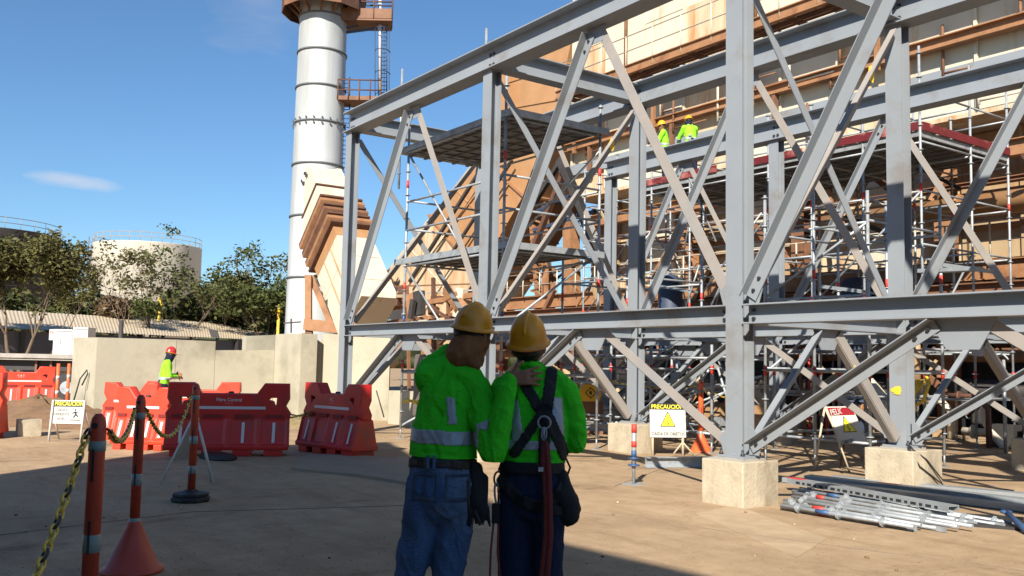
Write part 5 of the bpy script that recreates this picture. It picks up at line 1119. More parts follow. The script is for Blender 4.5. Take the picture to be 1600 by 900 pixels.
gv = MB()
for k in range(1500):
    x_, y_ = rg.uniform(0, 1600), 700+200*rg.random()**.7; p = gp(x_, y_)
    if abs(p.x-2*L) < .33 and abs(p.y) < .33: continue
    r = rg.uniform(.003,.008); a0 = rg.uniform(0,6); t_ = [Vector((p.x+r*math.cos(a0+q_*2.1), p.y+r*math.sin(a0+q_*2.1), .0)) for q_ in range(3)]; n_ = len(gv.v); gv.add(t_+[Vector((p.x,p.y,r*.9))], [(0,1,3),(1,2,3),(2,0,3)])
o = part('gravel_grit', gv, M_DIRT); tag(o, 'fine grit scattered over the yard', 'grit', kind='stuff')
# black sandbags / mats under the long barrier
p = gp(340, 716); b = MB(); b.lathe([(.5,0),(.52,.03),(.4,.07),(.2,.08)], 14, (p.x,p.y,0), sy=.5); solo('rubber_mat', b, M_BLACK, 'crumpled black rubber sheet under the foot of the long red barrier', 'rubber mat', loc=tuple(p))

# ------------------------------------------------------------------ jack post, beam on the ground, pile of scaffold parts
p = gp(990, 757); jp = thing('jack_post', 'short steel jack post with red and blue bands standing alone before the concrete block', 'jack post', tuple(p))
D_ = (p-CAM).dot(FWD); ppm = 1432/D_; hj = 92/ppm
b = MB(); b.box((p.x-.11,p.y-.11,0),(p.x+.11,p.y+.11,.012)); part('foot_plate', b, M_GALV, jp); b = MB(); b.tube([p+Vector((0,0,.012)), p+Vector((0,0,hj*.6))], .022, 8); part('screw', b, M_GALV, jp)
b = MB(); b.tube([p+Vector((0,0,hj*.28)), p+Vector((0,0,hj*.98))], .032, 10); part('tube', b, M_GALV, jp); b = MB(); b.lathe([(.03,hj*.3),(.08,hj*.31),(.08,hj*.33),(.03,hj*.34)], 10, tuple(p)); b.lathe([(.03,hj*.42),(.075,hj*.43),(.075,hj*.44),(.03,hj*.45)], 10, tuple(p)); part('nut', b, M_BLUET, jp)
for z0_, z1_, m in ((.46,.56,M_BLUET),(.62,.72,M_REDT),(.86,1.0,M_REDT)): b = MB(); b.tube([p+Vector((0,0,hj*z0_)), p+Vector((0,0,hj*z1_))], .036, 10); part('band', b, m, jp)
a, c = gp(1008, 731), gp(1098, 728); b = MB(); b.prism(H_prof(.14,.16,.012,.01), Vector((a.x,a.y,.085)), Vector((c.x+.3,c.y+.3,.085))); solo('steel_beam', b, M_GALV, 'short grey steel beam lying on the ground left of the nearest footing', 'steel beam', loc=tuple(a))
a, c = gp(905, 690), gp(975, 692); b = MB(); b.prism(H_prof(.12,.14,.012,.01), Vector((a.x,a.y,.3)), Vector((c.x,c.y,.3))); solo('steel_beam', b, M_GALV, 'grey steel beam on low supports beside the second worker', 'steel beam', loc=tuple(a))
G_T = 'scaffold tubes in the pile at the lower right'; G_P = 'scaffold planks in the pile at the lower right'
# planks: from upper left to beyond the right edge
plk = [((1228,749),(1640,799),.04,.20,0), ((1262,746),(1650,789),.075,.20,1), ((1238,751),(1490,795),.13,.17,2), ((1300,747),(1660,780),.04,.20,0)]
plm = mat('plank_galvanised', (.29,.32,.34), .5, .35, .12, 5, .06, 40, (.25,.27,.28), .4)
for i, (a, c, z, wd, kk) in enumerate(plk):
    A, C_ = gp(a[0],a[1],z), gp(c[0],c[1],z); d = (C_-A).normalized(); sd_ = Vector((-d.y,d.x,0)); u_ = Vector((0,0,1))
    root = thing('scaffold_plank', ['grey steel plank lowest in the pile, running out of the photo at the right', 'wide grey steel plank with red paint at the back of the pile', 'punched steel plank with a row of holes on its side, on top of the pile', 'far steel plank at the very back of the pile'][i], 'scaffold plank', tuple(A), 0, G_P)
    b = MB(); b.prism([(-wd/2,-.03),(-wd/2+.012,-.03),(-wd/2+.012,.022),(wd/2-.012,.022),(wd/2-.012,-.03),(wd/2,-.03),(wd/2,.035),(-wd/2,.035)], A, C_); part('deck', b, plm, root)
    nh = 22
    if kk == 2:
        for k in range(nh):
            q = A.lerp(C_, .08+k*.9/nh); s_ = -sd_ if sd_.dot(FWD) > 0 else sd_; hw = .02 if k % 2 else .035
            b = MB(); b.bar(q+s_*(wd/2+.001)-d*hw, q+s_*(wd/2+.001)+d*hw, .006, .028); part('side_hole', b, M_BLACK, root)
    if kk: 
        q = A.lerp(C_, .36 if kk == 1 else .02)+u_*.0365; b = MB(); b.poly([q-d*.13-sd_*.06, q+d*.16-sd_*.07, q+d*.18+sd_*.05, q-d*.1+sd_*.06], .001, u_); part('paint_mark', b, M_REDT, root)
rg = random.Random(4)
tubes = []
for i in range(13):
    f = i/12; x0 = 1216+rg.uniform(0,20)+f*16; y0 = 793-f*30+rg.uniform(-1,1); x1 = 1390+f*120+rg.uniform(0,70); y1 = y0 + (x1-x0)*.172 - 2
    z = .03+.03*(i % 2); tubes.append((x0,y0,x1,y1,z))
adj = ['nearest', 'second nearest', 'third', 'fourth', 'fifth', 'sixth', 'seventh', 'eighth', 'ninth', 'tenth', 'eleventh', 'twelfth', 'farthest']
for i, (x0, y0, x1, y1, z) in enumerate(tubes):
    A, C_ = gp(x0,y0,z), gp(x1,y1,z); d = (C_-A).normalized(); root = thing('scaffold_tube', '%s galvanised tube%s in the pile, counted from the viewer' % (adj[i], ' with red mark' if i % 3 == 0 else ''), 'scaffold tube', tuple(A), 0, G_T)
    b = MB(); b.tube([A, C_], .022, 10); part('tube', b, M_GALV, root)
    s_ = rg.uniform(.1,.3); ln = (C_-A).length; rm = 0
    while s_ < ln-.05:
        q = A+d*s_; b = MB(); b.prism([(.050*math.cos(t),.050*math.sin(t)) for t in [2*math.pi*k/10 for k in range(10)]], q-d*.006, q+d*.006); b.prism([(.029*math.cos(t),.029*math.sin(t)) for t in [2*math.pi*k/10 for k in range(10)]], q-d*.03, q+d*.03); part('rosette', b, M_GALV, root); s_ += .5
    if i % 3 == 0: q = A+d*rg.uniform(.25,.7); b = MB(); b.tube([q, q+d*rg.uniform(.07,.16)], .024, 10); part('red_mark', b, M_REDT, root)
    if i % 5 == 1: q = A+d*.45; b = MB(); b.tube([q, q+d*.16], .025, 10); part('blue_band', b, M_BLUET, root)
    if i % 2 == 0:
        q = A+d*(ln-.06); b = MB(); b.bar(q, q+d*.16, .012, .05); part('wedge_head', b, M_GALV, root)
A, C_ = gp(1572,800,.14), gp(1600,826,.05); b = MB(); b.tube([A, C_, C_+(C_-A)], .03, 10); q = A; b.lathe([(.03,-.02),(.06,-.01),(.06,.01),(.03,.02)], 10, tuple(A)); solo('scaffold_bracket', b, M_BLUET, 'blue scaffold bracket at the end of the punched plank', 'bracket', loc=tuple(A))
b = MB(); A, C_ = gp(1420,815), gp(1600,830); b.poly([A, C_, gp(1600,812), gp(1440,802)], .03, (0,0,1)); solo('rubber_mat', b, M_BLACK, 'black rubber strip under the end of the punched plank', 'rubber mat', loc=tuple(A))
# loose boards on the scaffold level seen through the right braces
for i, (x0,y0,x1,y1,v,lb) in enumerate(((1288,448,1352,456,6.0,'short grey board resting on the lower right scaffold, left of the column'), (1462,412,1545,424,6.0,'short grey board lying askew right of the column'), (1030,447,1085,456,9.4,'short grey board seen behind the tallest column at its left'), (1440,424,1530,420,5.4,'grey tube laid flat right of the column'))):
    A, C_ = rp(x0,y0,v), rp(x1,y1,v); b = MB(); b.bar(A, C_, .25, .06); solo('loose_board', b, plm, lb, 'board', loc=tuple(A))
A = rp(630, 626, 1.6); b = MB(); pts = [A+Vector((.14*math.sin(k*1.3)+k*.05, .1*math.cos(k*2.1), .05*math.sin(k*2.7))) for k in range(18)]; b.tube(pts, .022, 6); solo('yellow_rope', b, M_YEL, 'bundle of yellow rope hung on the scaffold rail left of the first worker', 'rope', loc=tuple(A))
A = rp(1440, 608, 6.4); b = MB(); pts = [A+Vector((.2*math.sin(k*1.3)-k*.02, .1*math.cos(k*2.1), .28*math.cos(k*1.1)-.012*k)) for k in range(22)]; b.tube(pts, .028, 6); solo('yellow_rope', b, M_YEL, 'yellow rope bundle hanging right of the column with the yellow mark', 'rope', loc=tuple(A))
b = MB(); A = rp(1530, 205, W3+.6); b.lathe([(.14,-.05),(.16,-.04),(.16,.04),(.14,.05)], 16); 
# ------------------------------------------------------------------ people
from mathutils import noise as mnoise
def cloth(name, col, var=.12, bump=.35, rough=.85, scale=5):
    return mat(name, col, rough, 0, var, scale, bump, 70, tuple(c*.62 for c in col), .3, spec=.2)
M_SKIN = mat('tanned_skin', (.27,.12,.065), .55, 0, .1, 8); M_HAIR = mat('black_hair', (.012,.010,.009), .6, 0, .2)
M_SHIRT = cloth('vivid_green_shirt', (.045,.62,.018)); M_SHIRTY = cloth('lime_green_shirt', (.26,.80,.03))
M_JEAN = mat('blue_denim', (.065,.12,.23), .85, 0, .3, 3.2, .5, 90, (.18,.25,.35), .42, spec=.15); M_JEAND = mat('dark_navy_denim', (.014,.024,.055), .85, 0, .2, 4, .3, 60, spec=.15)
M_POCK = mat('denim_seam', (.05,.08,.13), .9, 0, .2, 9); M_WRAP = cloth('brown_neck_cloth', (.27,.115,.045), .25, scale=14); M_NAVC = cloth('navy_cloth', (.012,.016,.035))
M_HATY = mat('yellow_hard_hat', (.80,.33,.008), .3, 0, .08, 4, 0, 1, (.50,.20,.02), .3); M_HATR = mat('red_hard_hat', (.50,.03,.03), .3); M_HATRIM = mat('orange_hat_rim', (.70,.20,.012), .4)
M_STRIPE = mat('silver_reflective_stripe', (.36,.40,.44), .4, .15, .12, 7); M_BELT = mat('dark_leather', (.03,.022,.018), .55, 0, .2); M_WEB = mat('black_webbing', (.012,.012,.014), .8, 0, .2); M_REDW = mat('red_brown_webbing', (.19,.028,.022), .75, 0, .2, 12)
def ell(b, p0, r0, p1, r1, ky=1.0, n=14, dirsq=Vector((0,1,0))):
    # tapered capsule; ky squashes it front to back
    p0, p1 = Vector(p0), Vector(p1); d = p1-p0; L_ = d.length; d = d/L_ if L_ > 1e-6 else Vector((0,0,1))
    pts, rs = [], []
    for k in range(5): t = R(90)*(1-k/4); pts.append(p0-d*r0*math.sin(t)); rs.append(max(.0008, r0*math.cos(t)))
    for k in range(5): t = R(90)*k/4; pts.append(p1+d*r1*math.sin(t)); rs.append(max(.0008, r1*math.cos(t)))
    k0 = len(b.v); b.tube(pts, rs, n)
    if ky != 1.0:
        for i in range(k0, len(b.v)):
            q = b.v[i]; f = max(0, min(1, (q-p0).dot(d)/max(L_,1e-6))); c = p0+(p1-p0)*f; q.y = c.y+(q.y-c.y)*ky
def chainb(b, pts, ky=1.0):
    for (p, r), (q, s_) in zip(pts, pts[1:]): ell(b, p, r, q, s_, ky)
def remesh(b, name, m, voxel, smooth=2, wrinkle=None):
    me = b.mesh(name, m); o = bpy.data.objects.new(name, me); COL.objects.link(o)
    md = o.modifiers.new('r', 'REMESH'); md.mode = 'VOXEL'; md.voxel_size = voxel; md.use_smooth_shade = True
    if smooth: ms = o.modifiers.new('s', 'SMOOTH'); ms.factor = .5; ms.iterations = smooth
    dg = bpy.context.evaluated_depsgraph_get(); m2 = bpy.data.meshes.new_from_object(o.evaluated_get(dg)); bpy.data.objects.remove(o)
    if wrinkle:
        nv = [v.normal.copy() for v in m2.vertices]
        for v, n in zip(m2.vertices, nv): v.co = v.co + n*wrinkle(v.co)
    m2.materials.clear(); m2.materials.append(m); m2.polygons.foreach_set('use_smooth', [True]*len(m2.polygons)); m2.update(); return m2
def cut(me, z, keep_above=True, amp=.006):
    # trims a garment to a clean hem
    bm_ = bmesh.new(); bm_.from_mesh(me); g_ = list(bm_.verts)+list(bm_.edges)+list(bm_.faces)
    bmesh.ops.bisect_plane(bm_, geom=g_, plane_co=(0,0,z), plane_no=(.03,0,1), clear_inner=keep_above, clear_outer=not keep_above)
    bm_.to_mesh(me); bm_.free(); me.polygons.foreach_set('use_smooth', [True]*len(me.polygons)); me.update(); return me
def link(me, name, parent): o = bpy.data.objects.new(name, me); COL.objects.link(o); o.parent = parent; return o
def extract(me, pred, off, m, name, parent):
    # cloth band or strap that follows the surface of me where pred(center, normal) holds
    b = MB(); idx = {}; me.calc_loop_triangles()
    nv = [v.normal for v in me.vertices]
    faces = [p.vertices[:] for p in me.polygons if pred(p.center, p.normal)]
    # each connected piece becomes an object of its own
    own = {}
    def root_(i):
        while own.setdefault(i, i) != i: i = own[i]
        return i
    for f in faces:
        r0_i = root_(f[0])
        for i in f[1:]: own[root_(i)] = r0_i
    comp = {}
    for f in faces: comp.setdefault(root_(f[0]), []).append(f)
    comps = [c for c in comp.values() if len(c) > 14]
    last = None
    for faces in comps:
      idx = {}; vs = []
      for f in faces:
        for i in f:
            if i not in idx: idx[i] = len(vs); vs.append(me.vertices[i].co + nv[i]*off)
      m2 = bpy.data.meshes.new(name); m2.from_pydata([tuple(q) for q in vs], [], [tuple(idx[i] for i in f) for f in faces]); m2.materials.append(m); m2.polygons.foreach_set('use_smooth', [True]*len(faces)); m2.update()
      last = link(m2, name, parent); sd_ = last.modifiers.new('t', 'SOLIDIFY'); sd_.thickness = off*.95; sd_.offset = -1
    return last
def seg_d(p, a, c):
    ab = c-a; t = max(0, min(1, (p-a).dot(ab)/ab.length_squared)); return (p-(a+ab*t)).length
def wr(seed, amp=.006, folds=()):
    def f(co):
        q = Vector((co.x*9+seed, co.y*9, co.z*5)); n1 = mnoise.noise(q); n2 = mnoise.noise(q*2.3)
        rA = 1-abs(mnoise.noise(Vector((co.x*10+seed+n1*1.5, co.y*10, co.z*6+co.x*7))))*2.4; rB = 1-abs(mnoise.noise(Vector((co.x*17-seed, co.y*17, co.z*13-co.x*11+n1*2))))*2.2
        d = amp*(n1*.9 + n2*.45) + amp*.60*max(0, rA)**2 + amp*.14*max(0, rB)**2 - amp*.35
        for (a, c, w_, h_) in folds:
            s_ = seg_d(co, a, c); d += h_*math.exp(-(s_/w_)**2)
        return d
    return f
def hat(parent, c, m, rr=.108, tilt=(0,0), visor=0, col2=None, ridge=True, hz_=.125):
    root_m = Matrix.Translation(c) @ Matrix.Rotation(tilt[0],4,'X') @ Matrix.Rotation(tilt[1],4,'Y') @ Matrix.Rotation(visor,4,'Z')
    b = MB(); prof = [(rr+.014,-.002),(rr+.016,.004),(rr+.004,.010)]+[(rr*math.cos(R(a))**.82, .010+hz_*math.sin(R(a))) for a in range(4, 90, 8)]+[(.004,.010+hz_)]
    b.lathe(prof, 36, sy=1.16); inner = [(rr+.012,-.003),(rr-.006,.002)]+[(rr*.94*math.cos(R(a))**.82, .004+hz_*.93*math.sin(R(a))) for a in range(4, 90, 12)]+[(.004,.004+hz_*.93)]
    # visor brim at the front
    vis = [(math.sin(R(a))*(rr+.014), math.cos(R(a))*(rr+.014)*1.16) for a in range(-60, 61, 10)]; out = [(x*1.02, y+.045*math.cos(R(a))) for (x, y), a in zip(vis, range(-60, 61, 10))]
    k = len(vis); vs = [(x,y,.004) for x, y in vis]+[(x,y,-.008) for x, y in out]; b.add(vs, [(i,i+1,k+i+1,k+i) for i in range(k-1)], True)
    if ridge:
        for dx, h_ in ((0,.010),):
            pts = []
            for a in range(20, 161, 8): pts.append((dx, rr*1.16*math.cos(R(a))*.94, .010+hz_*math.sin(R(a))**1.0*(1-.35*(dx/rr)**2)*1.0))
            b.tube(pts, [.013]*len(pts), 8)
    b.xf(root_m); o = part('hard_hat', b, m, parent, local=True); sd_ = o.modifiers.new('t','SOLIDIFY'); sd_.thickness = .003
    b = MB(); b.tube([((rr+.015)*math.cos(t),(rr+.015)*1.16*math.sin(t),0) for t in [2*math.pi*k/36 for k in range(36)]], .0045, 6, closed=True); b.xf(root_m); part('hat_rim', b, col2 or M_HATY, o, local=True)
    b = MB(); b.lathe([(.088,-.045),(.092,-.01)], 24, sy=1.14); b.xf(root_m); part('headband', b, M_BELT, o, local=True)
    return o
def hand(b, wrist, d, side, nrm, k=1.0, curl=.25, spread=.16):
    # palm and five fingers; d along the hand, side towards the thumb, nrm out of the back of the hand
    w_, d, side, nrm = Vector(wrist), Vector(d).normalized(), Vector(side).normalized(), Vector(nrm).normalized()
    for s_ in (-.026,-.009,.009,.026): ell(b, w_+side*s_*.7*k, .016*k, w_+d*.085*k+side*s_*1.05*k, .0135*k, 1, 10)
    for i, (s_, ln) in enumerate(((.030,.068),(.010,.076),(-.011,.070),(-.030,.056))):
        a0 = w_+d*.088*k+side*s_*k; dd = (d+side*(s_*k/.03*spread)).normalized(); c = a0+dd*ln*.45*k-nrm*.004*k; e = c+(dd-nrm*curl).normalized()*ln*.32*k; f = e+(dd-nrm*curl*2.2).normalized()*ln*.28*k
        ell(b, a0, .0098*k, c, .0090*k, 1, 10); ell(b, c, .0090*k, e, .0082*k, 1, 10); ell(b, e, .0082*k, f, .0068*k, 1, 10)
    t0 = w_+d*.022*k+side*.030*k; t1 = t0+(d*.6+side*.85).normalized()*.042*k; t2 = t1+(d*.85+side*.5-nrm*.2).normalized()*.034*k
    ell(b, t0, .0145*k, t1, .0115*k, 1, 10); ell(b, t1, .0112*k, t2, .0088*k, 1, 10)
def head(b, c, look, k=1.0):
    c = Vector(c); f = Vector(look).normalized(); s_ = f.cross(Vector((0,0,1))).normalized(); u_ = s_.cross(f)
    ell(b, c+u_*.035*k-f*.012*k, .088*k, c-u_*.02*k+f*.012*k, .078*k, 1, 18); ell(b, c-u_*.03*k+f*.02*k, .066*k, c-u_*.085*k+f*.045*k, .040*k, 1, 14)
    ell(b, c+f*.088*k+u_*.012*k, .010*k, c+f*.108*k-u_*.022*k, .014*k, 1, 10)            # nose
    ell(b, c+f*.082*k-u_*.058*k-s_*.020*k, .008*k, c+f*.082*k-u_*.058*k+s_*.020*k, .008*k, 1, 8)  # lips
    for q in (-1, 1):
        ell(b, c+s_*q*.080*k-f*.008*k+u_*.012*k, .016*k, c+s_*q*.083*k-f*.014*k-u_*.028*k, .011*k, 1, 8)  # ears
        ell(b, c+f*.076*k+s_*q*.032*k+u_*.030*k, .012*k, c+f*.070*k+s_*q*.05*k+u_*.026*k, .012*k, 1, 8)   # brows

# ---- worker one (left), worker two (right): local axes x = right in the photo, y = away, z up
def person(label, loc, rz, grp=None): return thing('person', label, 'person', (loc.x, loc.y, 0), rz, grp)
q1 = dp(700, 560, 4.6); P_1 = person('left worker in green shirt and blue jeans with a brown neck cloth', q1, RZC)
J = dict(hipL=(-.090,0,.95), hipR=(.078,0,.95), knL=(-.158,.01,.50), knR=(.018,.0,.50), anL=(-.20,-.01,.09), anR=(-.01,.04,.09))
b = MB()
chainb(b, [((-.01,0,.95),.135),((-.012,0,1.10),.125),((-.005,.01,1.28),.130),((.01,.02,1.38),.125)], .70)
ell(b, (-.11,.03,1.46), .045, (.13,.0,1.42), .045); ell(b, (.05,.03,1.46), .055, (.09,.045,1.62), .050); head(b, (.118,.06,1.70), (.55,.75,.12))
chainb(b, [((.15,.0,1.42),.048),((.238,-.12,1.13),.040),((.300,-.115,1.45),.028),((.312,-.11,1.485),.027)]); hand(b, (.312,-.108,1.488), (.92,.06,.12), (-.12,.0,.95), (.05,-1,.1), .98, .20, .24)
chainb(b, [((-.10,.03,1.45),.045),((-.09,.27,1.44),.040),((.02,.22,1.58),.03)]); hand(b, (.03,.22,1.59), (.7,0,.5), (-.5,0,.8), (0,1,0), 1.0)
for s_ in 'LR': chainb(b, [(J['hip'+s_],.085),(J['kn'+s_],.052),(J['an'+s_],.038)]); a = Vector(J['an'+s_]); ell(b, a+Vector((0,-.03,-.04)), .035, a+Vector((.01,.14,-.05)), .03)
body1 = link(remesh(b, 'body', M_SKIN, .006, 1), 'body', P_1)
b = MB()
chainb(b, [((-.008,0,1.02),.176),((-.008,0,1.10),.174),((-.012,0,1.14),.170),((-.008,.005,1.25),.160),((.004,.01,1.37),.150),((.015,.02,1.46),.120)], .70)
chainb(b, [((-.098,.02,1.485),.074),((-.01,.03,1.52),.085),((.10,.01,1.49),.080),((.150,.0,1.43),.074)], .95)
chainb(b, [((.150,0,1.435),.078),((.195,-.07,1.27),.072),((.238,-.12,1.135),.066),((.272,-.125,1.28),.061),((.298,-.118,1.44),.048),((.308,-.112,1.478),.040)])
chainb(b, [((-.100,.03,1.475),.074),((-.098,.2,1.465),.064),((-.09,.27,1.46),.056),((.0,.22,1.56),.044)])
chainb(b, [((-.10,.08,1.52),.07),((-.005,.12,1.62),.040)])
V3 = lambda *a: Vector(a)
folds1 = [(V3(-.16,-.1,1.30),V3(-.02,-.13,1.24),.012,.012), (V3(-.02,-.14,1.40),V3(.10,-.12,1.30),.012,.011), (V3(.0,-.14,1.17),V3(.13,-.12,1.25),.010,.010), (V3(-.17,-.06,1.40),V3(-.10,-.1,1.20),.012,.012), (V3(-.08,-.12,1.28),V3(-.05,-.12,1.42),.014,-.010), (V3(.06,-.12,1.22),V3(.12,-.08,1.42),.016,-.012), (V3(.11,-.1,1.18),V3(.14,-.06,1.38),.014,.010), (V3(-.15,-.1,1.13),V3(.12,-.12,1.11),.012,-.008), (V3(.18,-.1,1.2),V3(.25,-.1,1.16),.010,-.012), (V3(.17,-.08,1.25),V3(.25,-.11,1.25),.010,-.009), (V3(.24,-.12,1.2),V3(.32,-.08,1.24),.01,-.01), (V3(-.12,-.08,1.45),V3(-.02,-.1,1.30),.014,-.007)]
shirt1 = remesh(b, 'shirt', M_SHIRT, .006, 5, wr(2.1, .010, folds1)); 
cut(shirt1, 1.098); sh1 = link(shirt1, 'shirt', P_1)
wob = lambda co: .012*mnoise.noise(Vector((co.x*8, 0, co.z*3)))
extract(shirt1, lambda c, n: abs(c.z-(1.205-.10*(c.x+.17)*.5)+wob(c)) < .033 and -.3 < c.x < .165, .004, M_STRIPE, 'reflective_stripe', sh1)
extract(shirt1, lambda c, n: n.y < -.1 and abs(c.x-.03+.1*(c.z-1.33)) < .021 and 1.262 < c.z < 1.392, .004, M_STRIPE, 'reflective_stripe', sh1)
extract(shirt1, lambda c, n: c.x > .155 and abs((c-V3(.215,-.03,1.245)).dot(V3(-.35,.1,.9))) < .030 and c.x < .26 and (c-V3(.215,-.03,1.245)).length < .12, .004, M_STRIPE, 'reflective_stripe', sh1)
b = MB()
chainb(b, [((-.01,0,1.12),.160),((-.01,0,1.00),.166),((-.01,-.01,.92),.165)], .74)
for s_ in 'LR':
    h, k_, a = Vector(J['hip'+s_]), Vector(J['kn'+s_]), Vector(J['an'+s_]); chainb(b, [(h+V3(0,-.01,0),.102),(h.lerp(k_,.5),.091),(k_,.078),(k_.lerp(a,.5),.078),(a+V3(0,0,.01),.075)], .95)
jf = [(V3(-.09,-.14,.90),V3(.07,-.14,.90),.012,-.008), (V3(-.01,-.15,.98),V3(-.012,-.13,.80),.010,-.016), (V3(-.17,-.1,.83),V3(-.08,-.12,.80),.012,.008), (V3(.02,-.1,.82),V3(.13,-.1,.85),.012,.008), (V3(-.2,-.1,.55),V3(-.1,-.1,.52),.014,.010), (V3(-.03,-.1,.56),V3(.08,-.1,.52),.014,.009)]
jean1 = remesh(b, 'jeans', M_JEAN, .007, 4, wr(7.7, .013, jf)); cut(jean1, 1.092, False); je1 = link(jean1, 'jeans', P_1)
for cx_ in (-.085, .07):
    extract(jean1, lambda c, n: n.y < -.35 and (abs(c.x-cx_) < .062 and .895 < c.z < 1.025) and (abs(c.x-cx_) > .048 or c.z > 1.010 or c.z < .912), .003, M_POCK, 'back_pocket', je1)
extract(jean1, lambda c, n: 1.050 < c.z < 1.089, .006, M_BELT, 'belt', je1)
for x_ in (-.075, -.045): b = MB(); b.box((x_-.007,-.132,1.05),(x_+.007,-.122,1.115)); part('belt_loop', b, M_JEAN, je1, local=True)
for s_ in 'LR': a = Vector(J['an'+s_]); b = MB(); ell(b, a+V3(0,-.045,-.035), .046, a+V3(.01,.15,-.045), .040, 1, 12); ell(b, a+V3(0,-.01,.02), .05, a+V3(0,0,-.04), .048); link(remesh(b, 'boot', M_BELT, .012, 1), 'boot', P_1)
h1 = hat(P_1, (.118,.055,1.735), M_HATY, .094, (R(8), R(8)), R(-36), None, True, .118)
b = MB(); chainb(b, [((.062,.010,1.596),.078),((.090,.025,1.63),.086),((.118,.055,1.668),.090)], 1.06); ell(b, (.09,-.02,1.595), .050, (.14,-.02,1.552), .030); ell(b, (.03,.0,1.592), .045, (.13,.02,1.585), .055)
link(remesh(b, 'neck_cloth', M_WRAP, .007, 2, wr(4.4, .008, [(V3(.02,-.08,1.55),V3(.16,-.06,1.60),.008,-.009), (V3(.02,-.08,1.58),V3(.16,-.06,1.52),.008,-.008)])), 'neck_cloth', P_1)
# glove and tools hanging at the right hip
b = MB(); ell(b, (.155,-.06,1.05), .035, (.16,-.07,.90), .045, .6); ell(b, (.19,-.06,1.0), .03, (.185,-.07,.86), .035, .6)
for dx in (-.03,-.005,.02,.045): ell(b, (.165+dx,-.07,.87), .014, (.170+dx*1.3,-.075,.79-abs(dx)*.3), .010)
link(remesh(b, 'hanging_gloves', M_WEB, .007, 1, wr(1.2,.006)), 'hanging_gloves', P_1)
b = MB(); b.tube([(.12,-.135,1.0),(.125,-.14,.9),(.13,-.14,.84)], .008, 6); b.tube([(.155,-.13,.86),(.185,-.135,.79)], .009, 6); part('tool', b, M_BELT, P_1, local=True)

q2 = dp(835, 560, 4.6); P_2 = person('worker in green shirt and dark jeans wearing a black safety harness with a red lanyard', q2, RZC)
K = dict(hipL=(-.082,0,.95), hipR=(.082,0,.95), knL=(-.080,.01,.50), knR=(.080,.0,.50), anL=(-.085,0,.09), anR=(.075,.02,.09))
b = MB(); chainb(b, [((0,0,.95),.135),((0,0,1.10),.125),((0,.01,1.28),.14),((0,.02,1.40),.14)], .72); ell(b, (-.14,.02,1.43), .058, (.15,.02,1.43), .058); ell(b, (-.03,.02,1.44), .058, (-.035,.035,1.58), .055); head(b, (-.03,.045,1.655), (.25,.93,.1))
chainb(b, [((.165,.02,1.43),.05),((.215,.05,1.17),.04),((.10,.27,1.20),.028)]); hand(b, (.08,.29,1.20), (-.8,.4,0), (0,.2,1), (.3,.9,0)); chainb(b, [((-.155,.02,1.43),.05),((-.19,.06,1.17),.04),((-.08,.27,1.18),.028)]); hand(b, (-.06,.29,1.18), (.8,.4,0), (0,.2,1), (.3,.9,0))
for s_ in 'LR': chainb(b, [(K['hip'+s_],.085),(K['kn'+s_],.052),(K['an'+s_],.038)]); a = Vector(K['an'+s_]); ell(b, a+Vector((0,-.03,-.04)), .035, a+Vector((.01,.14,-.05)), .03)
link(remesh(b, 'body', M_SKIN, .0065, 1), 'body', P_2)
b = MB(); chainb(b, [((0,0,1.03),.168),((0,0,1.10),.166),((0,0,1.15),.168),((0,.0,1.27),.172),((0,.01,1.37),.168),((-.01,.02,1.45),.125)], .70)
chainb(b, [((-.145,.02,1.435),.074),((-.03,.02,1.475),.088),((.08,.02,1.465),.085),((.155,.02,1.425),.074)], .95); chainb(b, [((.165,.02,1.42),.072),((.200,.04,1.28),.068),((.212,.06,1.175),.064),((.16,.17,1.18),.058),((.11,.25,1.20),.045)]); chainb(b, [((-.15,.02,1.42),.072),((-.185,.04,1.28),.066),((-.195,.06,1.175),.062),((-.1,.25,1.19),.045)])
b.tube([(-.03+.062*math.cos(t),.025+.062*math.sin(t),1.555-.004*math.sin(t)) for t in [2*math.pi*k/20 for k in range(20)]], .014, 8, closed=True); ell(b, (-.03,.02,1.48), .075, (-.03,.025,1.545), .060)
f2 = [(V3(-.15,-.1,1.32),V3(-.05,-.13,1.22),.012,.011), (V3(.08,-.13,1.36),V3(.14,-.1,1.18),.011,.011), (V3(-.02,-.14,1.45),V3(-.11,-.1,1.36),.010,.009), (V3(.12,-.12,1.2),V3(.15,-.08,1.40),.012,-.012), (V3(-.12,-.12,1.15),V3(-.08,-.12,1.35),.014,-.010), (V3(.05,-.13,1.12),V3(.12,-.12,1.3),.014,.009), (V3(.15,-.06,1.22),V3(.24,-.02,1.2),.010,-.012), (V3(.15,-.06,1.28),V3(.24,-.02,1.28),.010,-.010), (V3(-.12,-.1,1.12),V3(.12,-.1,1.10),.012,-.01)]
shirt2 = remesh(b, 'shirt', M_SHIRT, .006, 5, wr(9.3, .010, f2)); cut(shirt2, 1.085); sh2 = link(shirt2, 'shirt', P_2)
for (a, c) in ((V3(-.105,0,1.38),V3(-.075,0,1.20)), (V3(.11,0,1.39),V3(.125,0,1.22))): extract(shirt2, lambda p, n, a=a, c=c: n.y < -.15 and c.z-.02 < p.z < a.z+.01 and seg_d(Vector((p.x,0,p.z)), a, c) < .027, .004, M_STRIPE, 'reflective_stripe', sh2)
extract(shirt2, lambda c, n: abs(c.z-1.17) < .022 and abs(c.x) < .16 and n.y < 0, .004, M_STRIPE, 'reflective_stripe', sh2)
b = MB(); chainb(b, [((0,0,1.13),.150),((0,0,1.0),.158),((0,-.01,.92),.156)], .76)
